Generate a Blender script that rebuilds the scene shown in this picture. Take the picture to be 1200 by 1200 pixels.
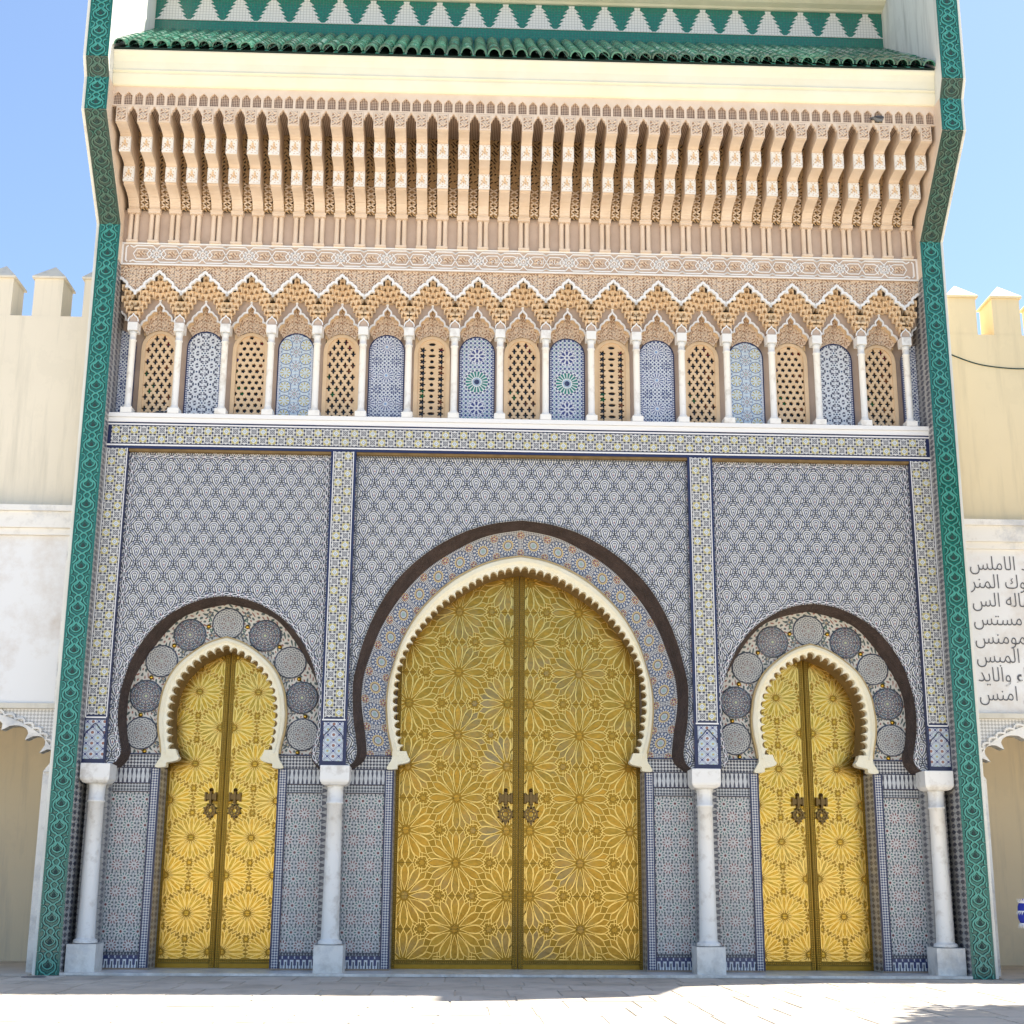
import bpy, math, random
import numpy as np
from math import sin, cos, pi, sqrt, radians, atan2, hypot
random.seed(7)
S = bpy.context.scene
for _o in list(bpy.data.objects): bpy.data.objects.remove(_o)
# ------------------------------------------------------------------ camera
cd = bpy.data.cameras.new('camera'); cam = bpy.data.objects.new('camera', cd); S.collection.objects.link(cam)
from mathutils import Matrix, Vector
def set_cam():
    yw, pt, rl = radians(2.04), radians(14.601), radians(0.366)
    fw = Vector((sin(yw)*cos(pt), cos(yw)*cos(pt), sin(pt))); rt = Vector((cos(yw), -sin(yw), 0)); up = rt.cross(fw)
    r2 = rt*cos(rl)+up*sin(rl); u2 = -rt*sin(rl)+up*cos(rl)
    M = Matrix((r2, u2, -fw)).transposed().to_4x4(); M.translation = Vector((-0.876, -20.329, 1.202)); cam.matrix_world = M
set_cam()
cd.sensor_width = 36; cd.sensor_fit = 'HORIZONTAL'; cd.lens = 1675.85/1200*36; cd.clip_end = 2000
S.camera = cam
# ------------------------------------------------------------------ world, sun, exposure
SUN = Vector((0.42, 0.155, 1.0)).normalized()
w = bpy.data.worlds.new('World'); S.world = w; w.use_nodes = True
wn = w.node_tree.nodes; wl = w.node_tree.links
sky = wn.new('ShaderNodeTexSky'); sky.sky_type = 'NISHITA'; sky.sun_disc = False
sky.sun_elevation = math.asin(SUN.z); sky.sun_rotation = atan2(SUN.x, SUN.y)
sky.air_density = 1.0; sky.dust_density = 0.9; sky.ozone_density = 2.4
wl.new(sky.outputs[0], wn['Background'].inputs[0]); wn['Background'].inputs[1].default_value = 0.12
sd = bpy.data.lights.new('sun', 'SUN'); sd.energy = 5.0; sd.angle = radians(0.53); sd.color = (1, .93, .81)
so = bpy.data.objects.new('sun', sd); S.collection.objects.link(so); so.rotation_euler = SUN.to_track_quat('Z', 'Y').to_euler()
S.view_settings.view_transform = 'Standard'; S.view_settings.look = 'None'; S.view_settings.gamma = 1
S.view_settings.use_curve_mapping = False; S.view_settings.exposure = 1.12
# ------------------------------------------------------------------ mesh helpers
C = S.collection
class MB:
    def __init__(s): s.v = []; s.f = []; s.uv = []; s.m = []; s.sm = []
    def add(s, vs, fs, uvs=None, m=0, smooth=False):
        b = len(s.v); s.v += [tuple(p) for p in vs]
        for k, f in enumerate(fs):
            s.f.append([b+i for i in f]); s.m.append(m); s.sm.append(smooth)
            if uvs is not None: s.uv += [tuple(uvs[i]) for i in f]
            else:
                P = [vs[i] for i in f]; nx = ny = nz = 0
                for i in range(len(P)):
                    a, c = P[i], P[(i+1) % len(P)]
                    nx += (a[1]-c[1])*(a[2]+c[2]); ny += (a[2]-c[2])*(a[0]+c[0]); nz += (a[0]-c[0])*(a[1]+c[1])
                ax, ay, az = abs(nx), abs(ny), abs(nz)
                if ay >= ax and ay >= az: s.uv += [(p[0], p[2]) for p in P]
                elif ax >= az: s.uv += [(p[1], p[2]) for p in P]
                else: s.uv += [(p[0], p[1]) for p in P]
        return s
    def box(s, x0, x1, y0, y1, z0, z1, m=0):
        if x0 > x1: x0, x1 = x1, x0
        if y0 > y1: y0, y1 = y1, y0
        v = [(x0,y0,z0),(x1,y0,z0),(x1,y1,z0),(x0,y1,z0),(x0,y0,z1),(x1,y0,z1),(x1,y1,z1),(x0,y1,z1)]
        return s.add(v, [(0,1,5,4),(1,2,6,5),(2,3,7,6),(3,0,4,7),(4,5,6,7),(3,2,1,0)], m=m)
    def frust(s, x0, x1, y0, y1, z0, z1, b, m=0):          # box whose front (y0) edge is bevelled by b
        v = [(x0,y1,z0),(x1,y1,z0),(x1,y1,z1),(x0,y1,z1),(x0+b,y0,z0+b),(x1-b,y0,z0+b),(x1-b,y0,z1-b),(x0+b,y0,z1-b)]
        return s.add(v, [(4,5,6,7),(0,1,5,4),(1,2,6,5),(2,3,7,6),(3,0,4,7)], m=m)
    def prism(s, P, y0, y1, m=0, back=False, uv=None):     # outline in XZ, front y0, rear y1 (y1>y0)
        a = sum(P[i][0]*P[(i+1) % len(P)][1]-P[(i+1) % len(P)][0]*P[i][1] for i in range(len(P)))
        if a < 0: P = P[::-1]
        n = len(P); v = [(x, y0, z) for x, z in P]+[(x, y1, z) for x, z in P]
        s.add(v, [list(range(n))], m=m)
        s.add(v, [(i, i+n, (i+1) % n+n, (i+1) % n) for i in range(n)], m=m)
        if back: s.add(v, [list(range(2*n-1, n-1, -1))], m=m)
        return s
    def bev(s, P, y1, h, b, m=0, tilt=0):                         # raised piece: base outline P at y1, top inset by b at y1-h
        a = sum(P[i][0]*P[(i+1) % len(P)][1]-P[(i+1) % len(P)][0]*P[i][1] for i in range(len(P)))
        if abs(a) < 2e-5: return s
        if a < 0: P = P[::-1]
        n = len(P); cx = sum(p[0] for p in P)/n; cz = sum(p[1] for p in P)/n
        T = []
        for x, z in P:
            d = hypot(x-cx, z-cz) or 1; k = max(0.35, 1-b/d); T.append((cx+(x-cx)*k, cz+(z-cz)*k))
        tx, tz = (random.uniform(-tilt, tilt), random.uniform(-tilt, tilt)) if tilt else (0, 0)
        v = [(x, y1, z) for x, z in P]+[(x, y1-h+tx*(x-cx)+tz*(z-cz), z) for x, z in T]
        return s.add(v, [list(range(n, 2*n))]+[(i, (i+1) % n, (i+1) % n+n, i+n) for i in range(n)], m=m)
    def extx(s, prof, x0, x1, m=0):                        # closed outline in (y,z), extruded along x
        a = sum(prof[i][0]*prof[(i+1) % len(prof)][1]-prof[(i+1) % len(prof)][0]*prof[i][1] for i in range(len(prof)))
        if a < 0: prof = prof[::-1]
        n = len(prof); v = [(x0, y, z) for y, z in prof]+[(x1, y, z) for y, z in prof]
        L = [0]
        for i in range(n): L.append(L[-1]+hypot(prof[(i+1) % n][0]-prof[i][0], prof[(i+1) % n][1]-prof[i][1]))
        s.add(v, [list(range(n-1, -1, -1)), list(range(n, 2*n))], m=m)
        for i in range(n):
            j = (i+1) % n; q = [v[i], v[j], v[j+n], v[i+n]]
            s.add(q, [(0,1,2,3)], [(x0, L[i]), (x0, L[i+1]), (x1, L[i+1]), (x1, L[i])], m=m)
        return s
    def ribbon(s, P, wd, y0, y1, m=0, closed=False, t0=0.0):  # band along a polyline in XZ, front y0, rear y1; uv=(arc, across)
        n = len(P); A = []; B = []; L = [t0]
        for i in range(n):
            if closed: a, c = P[i-1], P[(i+1) % n]
            else: a, c = P[max(i-1, 0)], P[min(i+1, n-1)]
            dx, dz = c[0]-a[0], c[1]-a[1]; l = hypot(dx, dz) or 1
            nx, nz = -dz/l, dx/l; k = wd/2
            if 0 < i < n-1 or closed:
                p0, p1 = P[i-1], P[(i+1) % n]; ux, uz = P[i][0]-p0[0], P[i][1]-p0[1]; lu = hypot(ux, uz) or 1
                cs = max(0.55, (ux*dx+uz*dz)/(lu*l)); k /= cs
            A.append((P[i][0]+nx*k, P[i][1]+nz*k)); B.append((P[i][0]-nx*k, P[i][1]-nz*k))
            if i: L.append(L[-1]+hypot(P[i][0]-P[i-1][0], P[i][1]-P[i-1][1]))
        R = range(n if closed else n-1)
        if closed: L.append(L[-1]+hypot(P[0][0]-P[-1][0], P[0][1]-P[-1][1]))
        for i in R:
            j = (i+1) % n
            v = [(B[i][0],y0,B[i][1]),(B[j][0],y0,B[j][1]),(A[j][0],y0,A[j][1]),(A[i][0],y0,A[i][1]),
                 (B[i][0],y1,B[i][1]),(B[j][0],y1,B[j][1]),(A[j][0],y1,A[j][1]),(A[i][0],y1,A[i][1])]
            u = [(L[i],-wd/2),(L[i+1],-wd/2),(L[i+1],wd/2),(L[i],wd/2)]*2
            s.add(v, [(0,1,2,3),(0,4,5,1),(2,6,7,3)], u, m=m)
        return s
    def loft(s, P0, Y0, P1, Y1, m=0, smooth=False, flip=False):   # strip between two XZ polylines of equal length
        n = len(P0); L = [0]
        for i in range(1, n):
            L.append(L[-1]+hypot((P0[i][0]+P1[i][0]-P0[i-1][0]-P1[i-1][0])/2, (P0[i][1]+P1[i][1]-P0[i-1][1]-P1[i-1][1])/2))
        half = L[-1]/2; v = []; u = []
        for i in range(n):
            d = hypot(hypot(P0[i][0]-P1[i][0], P0[i][1]-P1[i][1]), Y0-Y1)
            v += [(P0[i][0], Y0, P0[i][1]), (P1[i][0], Y1, P1[i][1])]; u += [(L[i]-half, d/2), (L[i]-half, -d/2)]
        f = [(2*i, 2*i+1, 2*i+3, 2*i+2) for i in range(n-1)]
        if flip: f = [q[::-1] for q in f]
        return s.add(v, f, u, m=m, smooth=smooth)
    def lathe(s, prof, cx, cy, n=20, m=0, smooth=True):   # prof: (r,z)
        v = []; u = []
        for r, z in prof:
            for k in range(n):
                a = 2*pi*k/n; v.append((cx+r*cos(a), cy+r*sin(a), z)); u.append((a*0.1, z))
        f = [(i*n+k, i*n+(k+1) % n, (i+1)*n+(k+1) % n, (i+1)*n+k) for i in range(len(prof)-1) for k in range(n)]
        f.append(list(range((len(prof)-1)*n, len(prof)*n)))
        return s.add(v, f, u, m=m, smooth=smooth)
    def latheY(s, prof, cx, cz, y0, n=16, m=0, smooth=True):   # axis along -Y: prof (r, height toward viewer)
        v = [(cx+r*cos(2*pi*k/n), y0-h, cz+r*sin(2*pi*k/n)) for r, h in prof for k in range(n)]
        f = [(i*n+k, i*n+(k+1) % n, (i+1)*n+(k+1) % n, (i+1)*n+k) for i in range(len(prof)-1) for k in range(n)]
        f.append(list(range((len(prof)-1)*n, len(prof)*n)))
        return s.add(v, f, [(p[0]-cx, p[2]-cz) for p in v], m=m, smooth=smooth)
    def mesh(s, name, mats):
        me = bpy.data.meshes.new(name); me.from_pydata(s.v, [], s.f)
        uvl = me.uv_layers.new(name='UVMap'); uvl.data.foreach_set('uv', np.array(s.uv, dtype='f').ravel())
        for mt in (mats if isinstance(mats, (list, tuple)) else [mats]): me.materials.append(mt)
        me.polygons.foreach_set('material_index', s.m); me.polygons.foreach_set('use_smooth', s.sm); me.update()
        return me
    def obj(s, name, mats, parent=None, loc=(0,0,0), **k):
        return put(name, s.mesh(name, mats), parent, loc, **k)
def put(name, me, parent=None, loc=(0,0,0), rot=(0,0,0), scale=(1,1,1), **k):
    o = bpy.data.objects.new(name, me); C.objects.link(o); o.location = loc; o.rotation_euler = rot; o.scale = scale
    if parent: o.parent = parent
    for a, b in k.items(): o[a] = b
    return o
def empty(name, label, cat, loc=(0,0,0), group=None):
    o = bpy.data.objects.new(name, None); C.objects.link(o); o.location = loc; o['label'] = label; o['category'] = cat
    if group: o['group'] = group
    return o
def mirror(P): return [(-x, z) for x, z in P]
def resample(P, n):
    L = [0]
    for i in range(1, len(P)): L.append(L[-1]+hypot(P[i][0]-P[i-1][0], P[i][1]-P[i-1][1]))
    t = np.linspace(0, L[-1], n); return list(zip(np.interp(t, L, [p[0] for p in P]), np.interp(t, L, [p[1] for p in P])))
def spline(P, k=8):
    out = []; Q = [P[0]]+list(P)+[P[-1]]
    for i in range(1, len(Q)-2):
        p0, p1, p2, p3 = Q[i-1:i+3]
        for j in range(k):
            t = j/k; f = lambda a, b, c, d: 0.5*(2*b+(c-a)*t+(2*a-5*b+4*c-d)*t*t+(3*b-a-3*c+d)*t**3)
            out.append((f(p0[0],p1[0],p2[0],p3[0]), f(p0[1],p1[1],p2[1],p3[1])))
    out.append(tuple(P[-1])); return out
def whole(H):      # half outline from foot to crown on +x -> full outline, left foot over the crown to right foot
    return mirror(H)+[p for p in H[::-1] if p[0] > 1e-6]
def shift(P, dx, dz=0): return [(x+dx, z+dz) for x, z in P]
def clip(P, x0, x1, z0, z1):
    for ax, val, sg in ((0,x0,1),(0,x1,-1),(1,z0,1),(1,z1,-1)):
        out = []
        for i in range(len(P)):
            a, b = P[i-1], P[i]; da, db = (a[ax]-val)*sg, (b[ax]-val)*sg
            if (da >= 0) != (db >= 0):
                t = da/(da-db); out.append((a[0]+(b[0]-a[0])*t, a[1]+(b[1]-a[1])*t))
            if db >= 0: out.append(b)
        P = out
        if len(P) < 3: return []
    return P
# ------------------------------------------------------------------ node expression helper
class X:
    nt = None
    def __init__(s, v): s.v = v
    @staticmethod
    def op(o, *a, clampv=False):
        n = X.nt.nodes.new('ShaderNodeMath'); n.operation = o; n.use_clamp = clampv
        for i, q in enumerate(a):
            q = q.v if isinstance(q, X) else q
            if isinstance(q, (int, float)): n.inputs[i].default_value = q
            else: X.nt.links.new(q, n.inputs[i])
        return X(n.outputs[0])
    def __add__(s, o): return X.op('ADD', s, o)
    __radd__ = __add__
    def __sub__(s, o): return X.op('SUBTRACT', s, o)
    def __rsub__(s, o): return X.op('SUBTRACT', o, s)
    def __mul__(s, o): return X.op('MULTIPLY', s, o)
    __rmul__ = __mul__
    def __truediv__(s, o): return X.op('DIVIDE', s, o)
    def __lt__(s, o): return X.op('LESS_THAN', s, o)
    def __gt__(s, o): return X.op('GREATER_THAN', s, o)
    def __and__(s, o): return X.op('MULTIPLY', s, o)
    def __or__(s, o): return X.op('MAXIMUM', s, o)
def xsin(a): return X.op('SINE', a)
def xcos(a): return X.op('COSINE', a)
def xabs(a): return X.op('ABSOLUTE', a)
def xfloor(a): return X.op('FLOOR', a)
def xmax(a, b): return X.op('MAXIMUM', a, b)
def xmin(a, b): return X.op('MINIMUM', a, b)
def xrad(a, b): return X.op('SQRT', a*a+b*b)
def xang(a, b): return X.op('ARCTAN2', b, a)
def cellc(a, p, off=0.0): return X.op('FLOORED_MODULO', a+(p/2-off), p)-p/2   # signed distance to nearest multiple of p (+off)
def cellid(a, p, off=0.0): return xfloor((a+(p/2-off))/p)
def parity(a): return X.op('FLOORED_MODULO', a, 2.0) > 0.5
def between(a, lo, hi): return (a > lo) & (a < hi)
def rgb(c): return (c[0], c[1], c[2], 1)
def mixc(f, a, b):
    n = X.nt.nodes.new('ShaderNodeMix'); n.data_type = 'RGBA'
    for i, q in ((0, f), (6, a), (7, b)):
        if isinstance(q, X): X.nt.links.new(q.v, n.inputs[i])
        elif isinstance(q, tuple): n.inputs[i].default_value = rgb(q)
        elif isinstance(q, (int, float)): n.inputs[i].default_value = q
        else: X.nt.links.new(q, n.inputs[i])
    return n.outputs[2]
def noise(scale, detail=3, rough=.55, vec=None):
    n = X.nt.nodes.new('ShaderNodeTexNoise'); n.inputs['Scale'].default_value = scale
    n.inputs['Detail'].default_value = detail; n.inputs['Roughness'].default_value = rough
    if vec is None: vec = coord('Object')
    X.nt.links.new(vec, n.inputs['Vector']); return X(n.outputs[0])
def coord(kind):
    n = X.nt.nodes.get('TC') or X.nt.nodes.new('ShaderNodeTexCoord'); n.name = 'TC'; return n.outputs[kind]
def worldpos():
    n = X.nt.nodes.new('ShaderNodeNewGeometry'); return n.outputs['Position']
def uvxy():
    n = X.nt.nodes.new('ShaderNodeSeparateXYZ'); X.nt.links.new(coord('UV'), n.inputs[0]); return X(n.outputs[0]), X(n.outputs[1])
def ramp(f, lo, hi): return X.op('DIVIDE', f-lo, hi-lo, clampv=True)
def mat(name, fn, rough=.5, metal=0.0, spec=.5, bump=None, bstr=.4, bdist=.01, coat=0.0, dirt=0.0):
    m = bpy.data.materials.new(name); m.use_nodes = True; nt = m.node_tree; X.nt = nt; b = nt.nodes['Principled BSDF']
    b.inputs['Roughness'].default_value = rough; b.inputs['Metallic'].default_value = metal
    b.inputs['Specular IOR Level'].default_value = spec; b.inputs['Coat Weight'].default_value = coat
    c = fn if isinstance(fn, tuple) else fn()
    if name.startswith('zellige') and not isinstance(c, tuple):
        c = mixc(ramp(noise(26, 3, .6, worldpos()), .46, .72)*.36, c, (.20,.20,.22)); c = mixc(ramp(noise(.55, 4, .6, worldpos()), .50, .75)*.16, c, (.36,.33,.28))
    if dirt:
        g = ramp(noise(1.3, 5, .6, worldpos()), .42, .75)*dirt
        c = mixc(g, c, (.32, .27, .21))
    if isinstance(c, tuple): b.inputs['Base Color'].default_value = rgb(c)
    else: nt.links.new(c, b.inputs['Base Color'])
    if bump:
        h = bump(); n = nt.nodes.new('ShaderNodeBump'); n.inputs['Strength'].default_value = bstr; n.inputs['Distance'].default_value = bdist
        nt.links.new(h.v, n.inputs['Height']); nt.links.new(n.outputs[0], b.inputs['Normal'])
    return m
def layers(base, *ls):
    c = base
    for mk, col in ls: c = mixc(mk, c, col)
    return c
WHITE = (.74,.74,.72); NAVY = (.018,.03,.13); BLACK = (.02,.02,.03); BLUE = (.05,.13,.42); MAROON = (.22,.02,.02); TEAL = (.0,.24,.2)
YEL = (.62,.44,.08); GREEN = (.03,.16,.08)
# ---- zellige patterns (u,v in metres on the tiled face)
def p_scale():
    u, v = uvxy(); P, V = .2733, .365
    def fam(ou, ov):
        au = xabs(cellc(u, P, ou)); t = X.op('FRACT', X(v.v)*(-1/V)+ov)      # t runs downwards 0..1
        y = t*V; r = xrad(au, y-.146)-P*.5; w_ = xcos((xmax(t, .4)-.4)*(pi/2/.6))*(P/2); d2 = (au-w_)*.85
        top = t < .4; return r*top+d2*(1-top), au, t
    dA, aA, tA = fam(0, 0.0); dB, aB, tB = fam(P/2, .5)
    ln = lambda d, c, h: xabs(d+c) < h
    def bands(d):
        q = xabs(cellc(d, .060)); inb = between(d, -.128, .0075); return inb & (q < .0068), inb & (q > .0232)
    kA, bA = bands(dA); kB, bB = bands(dB)
    dot = lambda a, t, r: (a*a+(t-.50)*(t-.50)*(V*V)*.5) < r
    return layers((.68,.67,.63), (bA | bB, (.070,.09,.175)), (kA | kB, (.020,.022,.030)),
                  (dot(aA, tA, .00010), (.22,.03,.03)), (dot(aB, tB, .00010), BLACK))
def p_border():
    u, v = uvxy(); P = .135; cu = cellc(u, P)/P; cv = cellc(v, P)/P; au, av = xabs(cu), xabs(cv)
    par = parity(cellid(u, P)+cellid(v, P)); m = xmax(au, av); r = xrad(cu, cv)
    dash = (m > .40) & (between(xmin(au, av), .10, .34))
    yel = (m < .38) & par; d = au+av
    inner = par & (d < .34); ring = par & between(r, .09, .15)
    wl_ = (1-par) & between(r, .14, .2) | ((1-par) & (m < .34) & (xabs(au-av) < .035)) | ((1-par) & (r < .06))
    star = (1-par) & between(m, .22, .27)
    return layers((.66,.65,.61), (yel, (.50,.43,.15)), (inner, (.66,.67,.66)), (ring, (.22,.34,.46)), (wl_ | star, (.06,.06,.08)), (dash, (.02,.02,.05)))
def stars(u, v, P, V, offu, offv, n, sc):
    cu = cellc(u, P, offu); cv = cellc(v, V, offv); r = xrad(cu, cv)/sc; t = xang(cu, cv)
    cn = xcos(t*float(n)); return r, cn
def p_jamb():
    u, v = uvxy(); P, V = .235, .36
    r1, c1 = stars(u, v, P, V, 0, 0, 10, 1.0); r2, c2 = stars(u, v, P, V, P/2, V/2, 10, 1.0)
    g = xsin(u*(2*pi/.0783))*xsin(v*(2*pi/.09)); sm = (g > .62) | (g < -.72)
    far = xmin(r1, r2)
    pet = lambda r, c: between(r, .040+0.0, .072) & (c > .1)
    outer = lambda r, c: between(r, .082, .108) & (c < -.35)
    return layers((.60,.575,.55), (sm & (far > .075), (.05,.05,.06)), (between(far, .108, .116), (.35,.38,.40)),
                  (outer(r1, c1) | outer(r2, c2), (.05,.08,.09)), (pet(r1, c1), (.17,.03,.03)), (pet(r2, c2), (.03,.15,.13)),
                  (r1 < .012, BLACK), (r2 < .018, (.12,.01,.01)))
def p_check(P, dk, lt):
    def f():
        u, v = uvxy(); k = pi/P
        return layers(lt, (xsin((u+v)*k)*xsin((u-v)*k) > 0, dk))
    return f
def p_chain():
    u, v = uvxy(); c = cellc(u, .115); e = (c/.036); e = e*e; q = v/.0115; inn = (e+q*q) < 1
    e2 = c/.050; q2 = v/.0215; body = (e2*e2+q2*q2) < 1
    k = cellc(u, .115, .0575); joint = (xabs(k)+xabs(v)) < .02
    return layers((.05,.05,.08), (body | joint | (xabs(v) < .006), (.76,.76,.76)), (inn, (.03,.04,.05)), (xabs(k) < .003, (.3,.1,.1)))
def p_ringM():
    u, v = uvxy(); P = .385; cu = cellc(u, P, P/2); r = xrad(cu, v*1.0); t = xang(cu, v)
    c16 = xcos(t*16.0); c8 = xcos(t*8.0); ru = cellc(u, P, 0); fl = xrad(ru, xabs(v)-.135); ft = xcos(xang(ru, xabs(v)-.135)*5.0)
    scal = between(r+c16*.006, .105, .120); scal2 = between(r-c16*.008, .150, .163)
    g = xsin(u*(2*pi/.0481))*xsin(v*(2*pi/.05))
    return layers((.66,.65,.62), ((xabs(g) > .42) & (r > .155), (.06,.07,.12)), (scal | scal2, (.04,.05,.12)), (between(r, .082, .104) & (c16 > -.2), (.06,.10,.24)),
                  (between(r, .122, .148) & (c16 < .1), (.10,.15,.26)), (between(r, .058, .084) & (xcos(t*24.0) > -.75), (.58,.40,.08)),
                  (between(r, .048, .060), (.10,.07,.09)), (r < .047, (.60,.63,.62)), (r < .026, (.30,.42,.36)), (between(r, .030, .036), (.2,.3,.5)),
                  ((fl < .042) & (ft > -.3), (.30,.07,.04)), (fl < .015, (.7,.6,.3)), (between(fl, .046, .054), (.55,.32,.06)))
def p_ringS():
    u, v = uvxy(); P = .52; cu = cellc(u, P, P/2); a = xabs(v)-.155; r = xrad(cu, a); t = xang(cu, a)
    b = xabs(v)-.075; r2 = xrad(cu, b)
    fl = between(r+xcos(t*6.0)*.014, .018, .048)
    chip = xsin(u*43.0+xsin(v*31.0))*xsin(v*58.0+xsin(u*37.0))
    return layers((.64,.61,.54), ((chip > .52), (.06,.09,.08)), ((chip < -.70), (.30,.12,.08)), (fl, (.07,.09,.09)), (r < .010, (.45,.3,.08)), ((r2+xcos(xang(cu, b)*4.0)*.008) < .024, (.02,.10,.06)),
                  (between(r2, .0, .007), (.6,.6,.5)))
def p_round(kind):
    def f():
        u, v = uvxy(); r = xrad(u, v); t = xang(u, v); c16 = xcos(t*16.0); c8 = xcos(t*8.0)
        if kind == 0:   # pale grid rosette
            g = xcos(r*(2*pi/.036)); dk = ((g*c16) > .25); dk2 = (g < -.35) & (c8 > .3)
            return layers((.50,.49,.45), (dk, (.09,.09,.11)), (dk2 & (r < .11), (.20,.09,.06)), (r < .02, (.4,.45,.4)), (between(r, .125, .131), (.14,.14,.16)), (r > .216, (.05,.06,.09)))
        g = xcos(r*(2*pi/.044)+c8*1.2); dk = (g*c16) > -.12; rd = (g < -.3) & (c8 > .3)
        g2 = xcos(r*(2*pi/.030)); dk = dk | ((r > .12) & ((g2*xcos(t*32.0)) > .1))
        return layers((.60,.55,.48), (dk, (.06,.055,.06)), (rd, (.33,.09,.05)), ((g < -.75), (.10,.18,.26)), (r < .018, (.5,.55,.3)), (r > .216, (.05,.06,.09)))
    return f
def p_panel(kind):
    def f():
        u, v = uvxy()
        if kind == 0:    # white with small dark stars
            r, c = stars(u, v, .22, .20, 0, 0, 6, 1.0); r2, c2 = stars(u, v, .22, .20, .11, .10, 6, 1.0); m = xmin(r, r2)
            g = xsin(u*(2*pi/.0733))*xsin(v*(2*pi/.0667))
            col = layers((.70,.72,.74), (between(m, .030, .055) & (xmax(c, -1.0) > .05), (.03,.04,.08)), (between(m, .062, .09) & (c2 < -.2), (.05,.05,.09)), ((g > .55) & (m > .085), (.03,.04,.07)), (m < .014, (.02,.05,.14)))
        elif kind == 1:  # light ground, eight petal rosettes
            r, c = stars(u, v, .30, .225, 0, 0, 8, 1.0); r2, c2 = stars(u, v, .30, .225, .15, .1125, 8, 1.0)
            col = layers((.60,.68,.72), (between(r, .045, .082) & (c > .0), (.03,.04,.16)), (between(r, .056, .072) & (c > .4), (.72,.72,.7)), (between(r, .018, .034) & (c < .2), (.28,.05,.05)), (r < .012, (.2,.4,.3)),
                         (between(r2, .03, .075) & (c2 > .3), (.50,.42,.10)), (between(r2, .085, .095), (.04,.06,.2)), (between(r, .088, .095), (.25,.4,.6)))
        elif kind == 2:  # twelve ray stars, white on navy
            r, c = stars(u, v, .27, .46, 0, .1, 14, 1.0); r2, c2 = stars(u, v, .27, .46, .135, .33, 10, 1.0)
            rr = (r*(1/.046)); g = xsin((u+v)*(2*pi/.12))*xsin((u-v)*(2*pi/.12))
            col = layers((.68,.71,.75), ((g > .35) | (g < -.66), (.03,.05,.16)), (r < .118, (.70,.72,.76)), (between(r, .035, .105) & (c > .15), (.025,.05,.20)), (r < .02, (.2,.35,.6)),
                         (between(r2, .02, .07) & (c2 > .2), (.03,.05,.16)), (between(r, .115, .122), (.1,.15,.3)))
        else:            # large green sunburst between navy rosettes
            r = xrad(u, v-.02); t = xang(u, v-.02); c = xcos(t*18.0); w_ = xabs(v-.02)-.42; r2 = xrad(u, w_); c2 = xcos(xang(u, w_)*8.0)
            g = xsin((u+v)*(2*pi/.13))*xsin((u-v)*(2*pi/.13))
            col = layers((.66,.70,.74), ((g > .30), (.03,.06,.22)), (between(g, -.62, -.40), (.04,.06,.2)), ((g < -.8), (.06,.34,.30)), (r < .205, (.72,.73,.73)), (between(r, .080, .170) & (c > -.35), (.0,.20,.155)), (between(r, .172, .198) & (c < .2), (.03,.05,.18)),
                         (between(r, .045, .062), (.3,.45,.6)), (r < .042, (.02,.03,.10)), (r2 < .135, (.70,.71,.74)), (between(r2, .045, .105) & (c2 > -.2), (.025,.04,.2)), (between(r2, .112, .128) & (xcos(xang(u, w_)*16.0) > 0), (.03,.05,.22)), (r2 < .018, (.03,.05,.2)))
        au = xabs(u)
        edge = (au > .232) | (v < -.70); bits = (cellc(v, .036) > 0) ^ 0 if False else (cellc(v, .036) > 0)
        return layers(col, (edge, (.05,.07,.18) if kind != 1 else (.5,.55,.65)), (edge & bits & between(au, .238, .262), (.68,.70,.74)))
    return f
def p_small_arch():
    u, v = uvxy(); a = u*(2*pi/.16); b = v*(2*pi/.15); F = xcos(a)+xcos(b); A = xabs(F)
    return layers((.58,.62,.66), (between(A, .0, .16), (.04,.05,.18)), (between(A, .62, .80), (.06,.08,.20)), ((F > 1.2), (.45,.58,.60)), ((F > 1.8), (.45,.36,.15)), ((F < -1.65), (.28,.12,.08)))
def p_teeth(P, dk, lt):
    def f():
        u, v = uvxy(); c = cellc(u, P); w_ = P*.26
        return layers(lt, ((xabs(c)+xabs(cellc(v, P*2.2))*.18) < w_, dk))
    return f
def stucco(c1, c2, sc=3):
    def f(): return mixc(ramp(noise(sc, 5, .6, worldpos()), .35, .68), c1, c2)
    return f
def carved(sc, amt=1.0):
    def f():
        n = X.nt.nodes.new('ShaderNodeTexVoronoi'); n.feature = 'DISTANCE_TO_EDGE'; n.inputs['Scale'].default_value = sc
        X.nt.links.new(coord('UV'), n.inputs['Vector'])
        k = X.nt.nodes.new('ShaderNodeTexVoronoi'); k.inputs['Scale'].default_value = sc*2.1; X.nt.links.new(coord('UV'), k.inputs['Vector'])
        return X.op('MINIMUM', X(n.outputs[0])*5.0, 1.0)*amt+X(k.outputs[0])*.4
    return f
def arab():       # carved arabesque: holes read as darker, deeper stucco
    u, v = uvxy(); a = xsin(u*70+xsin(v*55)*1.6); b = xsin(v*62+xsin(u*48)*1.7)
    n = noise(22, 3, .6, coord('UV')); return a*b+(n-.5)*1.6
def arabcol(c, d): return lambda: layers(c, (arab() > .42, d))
M = {}
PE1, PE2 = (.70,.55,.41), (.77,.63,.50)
M['scale'] = mat('zellige_fish_scale', p_scale, .28, bump=lambda: noise(60, 2), bstr=.08)
M['border'] = mat('zellige_chequer', p_border, .3)
M['base_blue'] = mat('zellige_navy', (.014,.02,.075), .3)
M['jamb'] = mat('zellige_star_field', p_jamb, .3)
M['bcheck'] = mat('zellige_blue_check', p_check(.036, (.022,.038,.13), (.62,.61,.59)), .3)
M['gcheck'] = mat('zellige_grey_check', p_check(.042, (.05,.06,.08), (.52,.53,.52)), .35)
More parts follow.
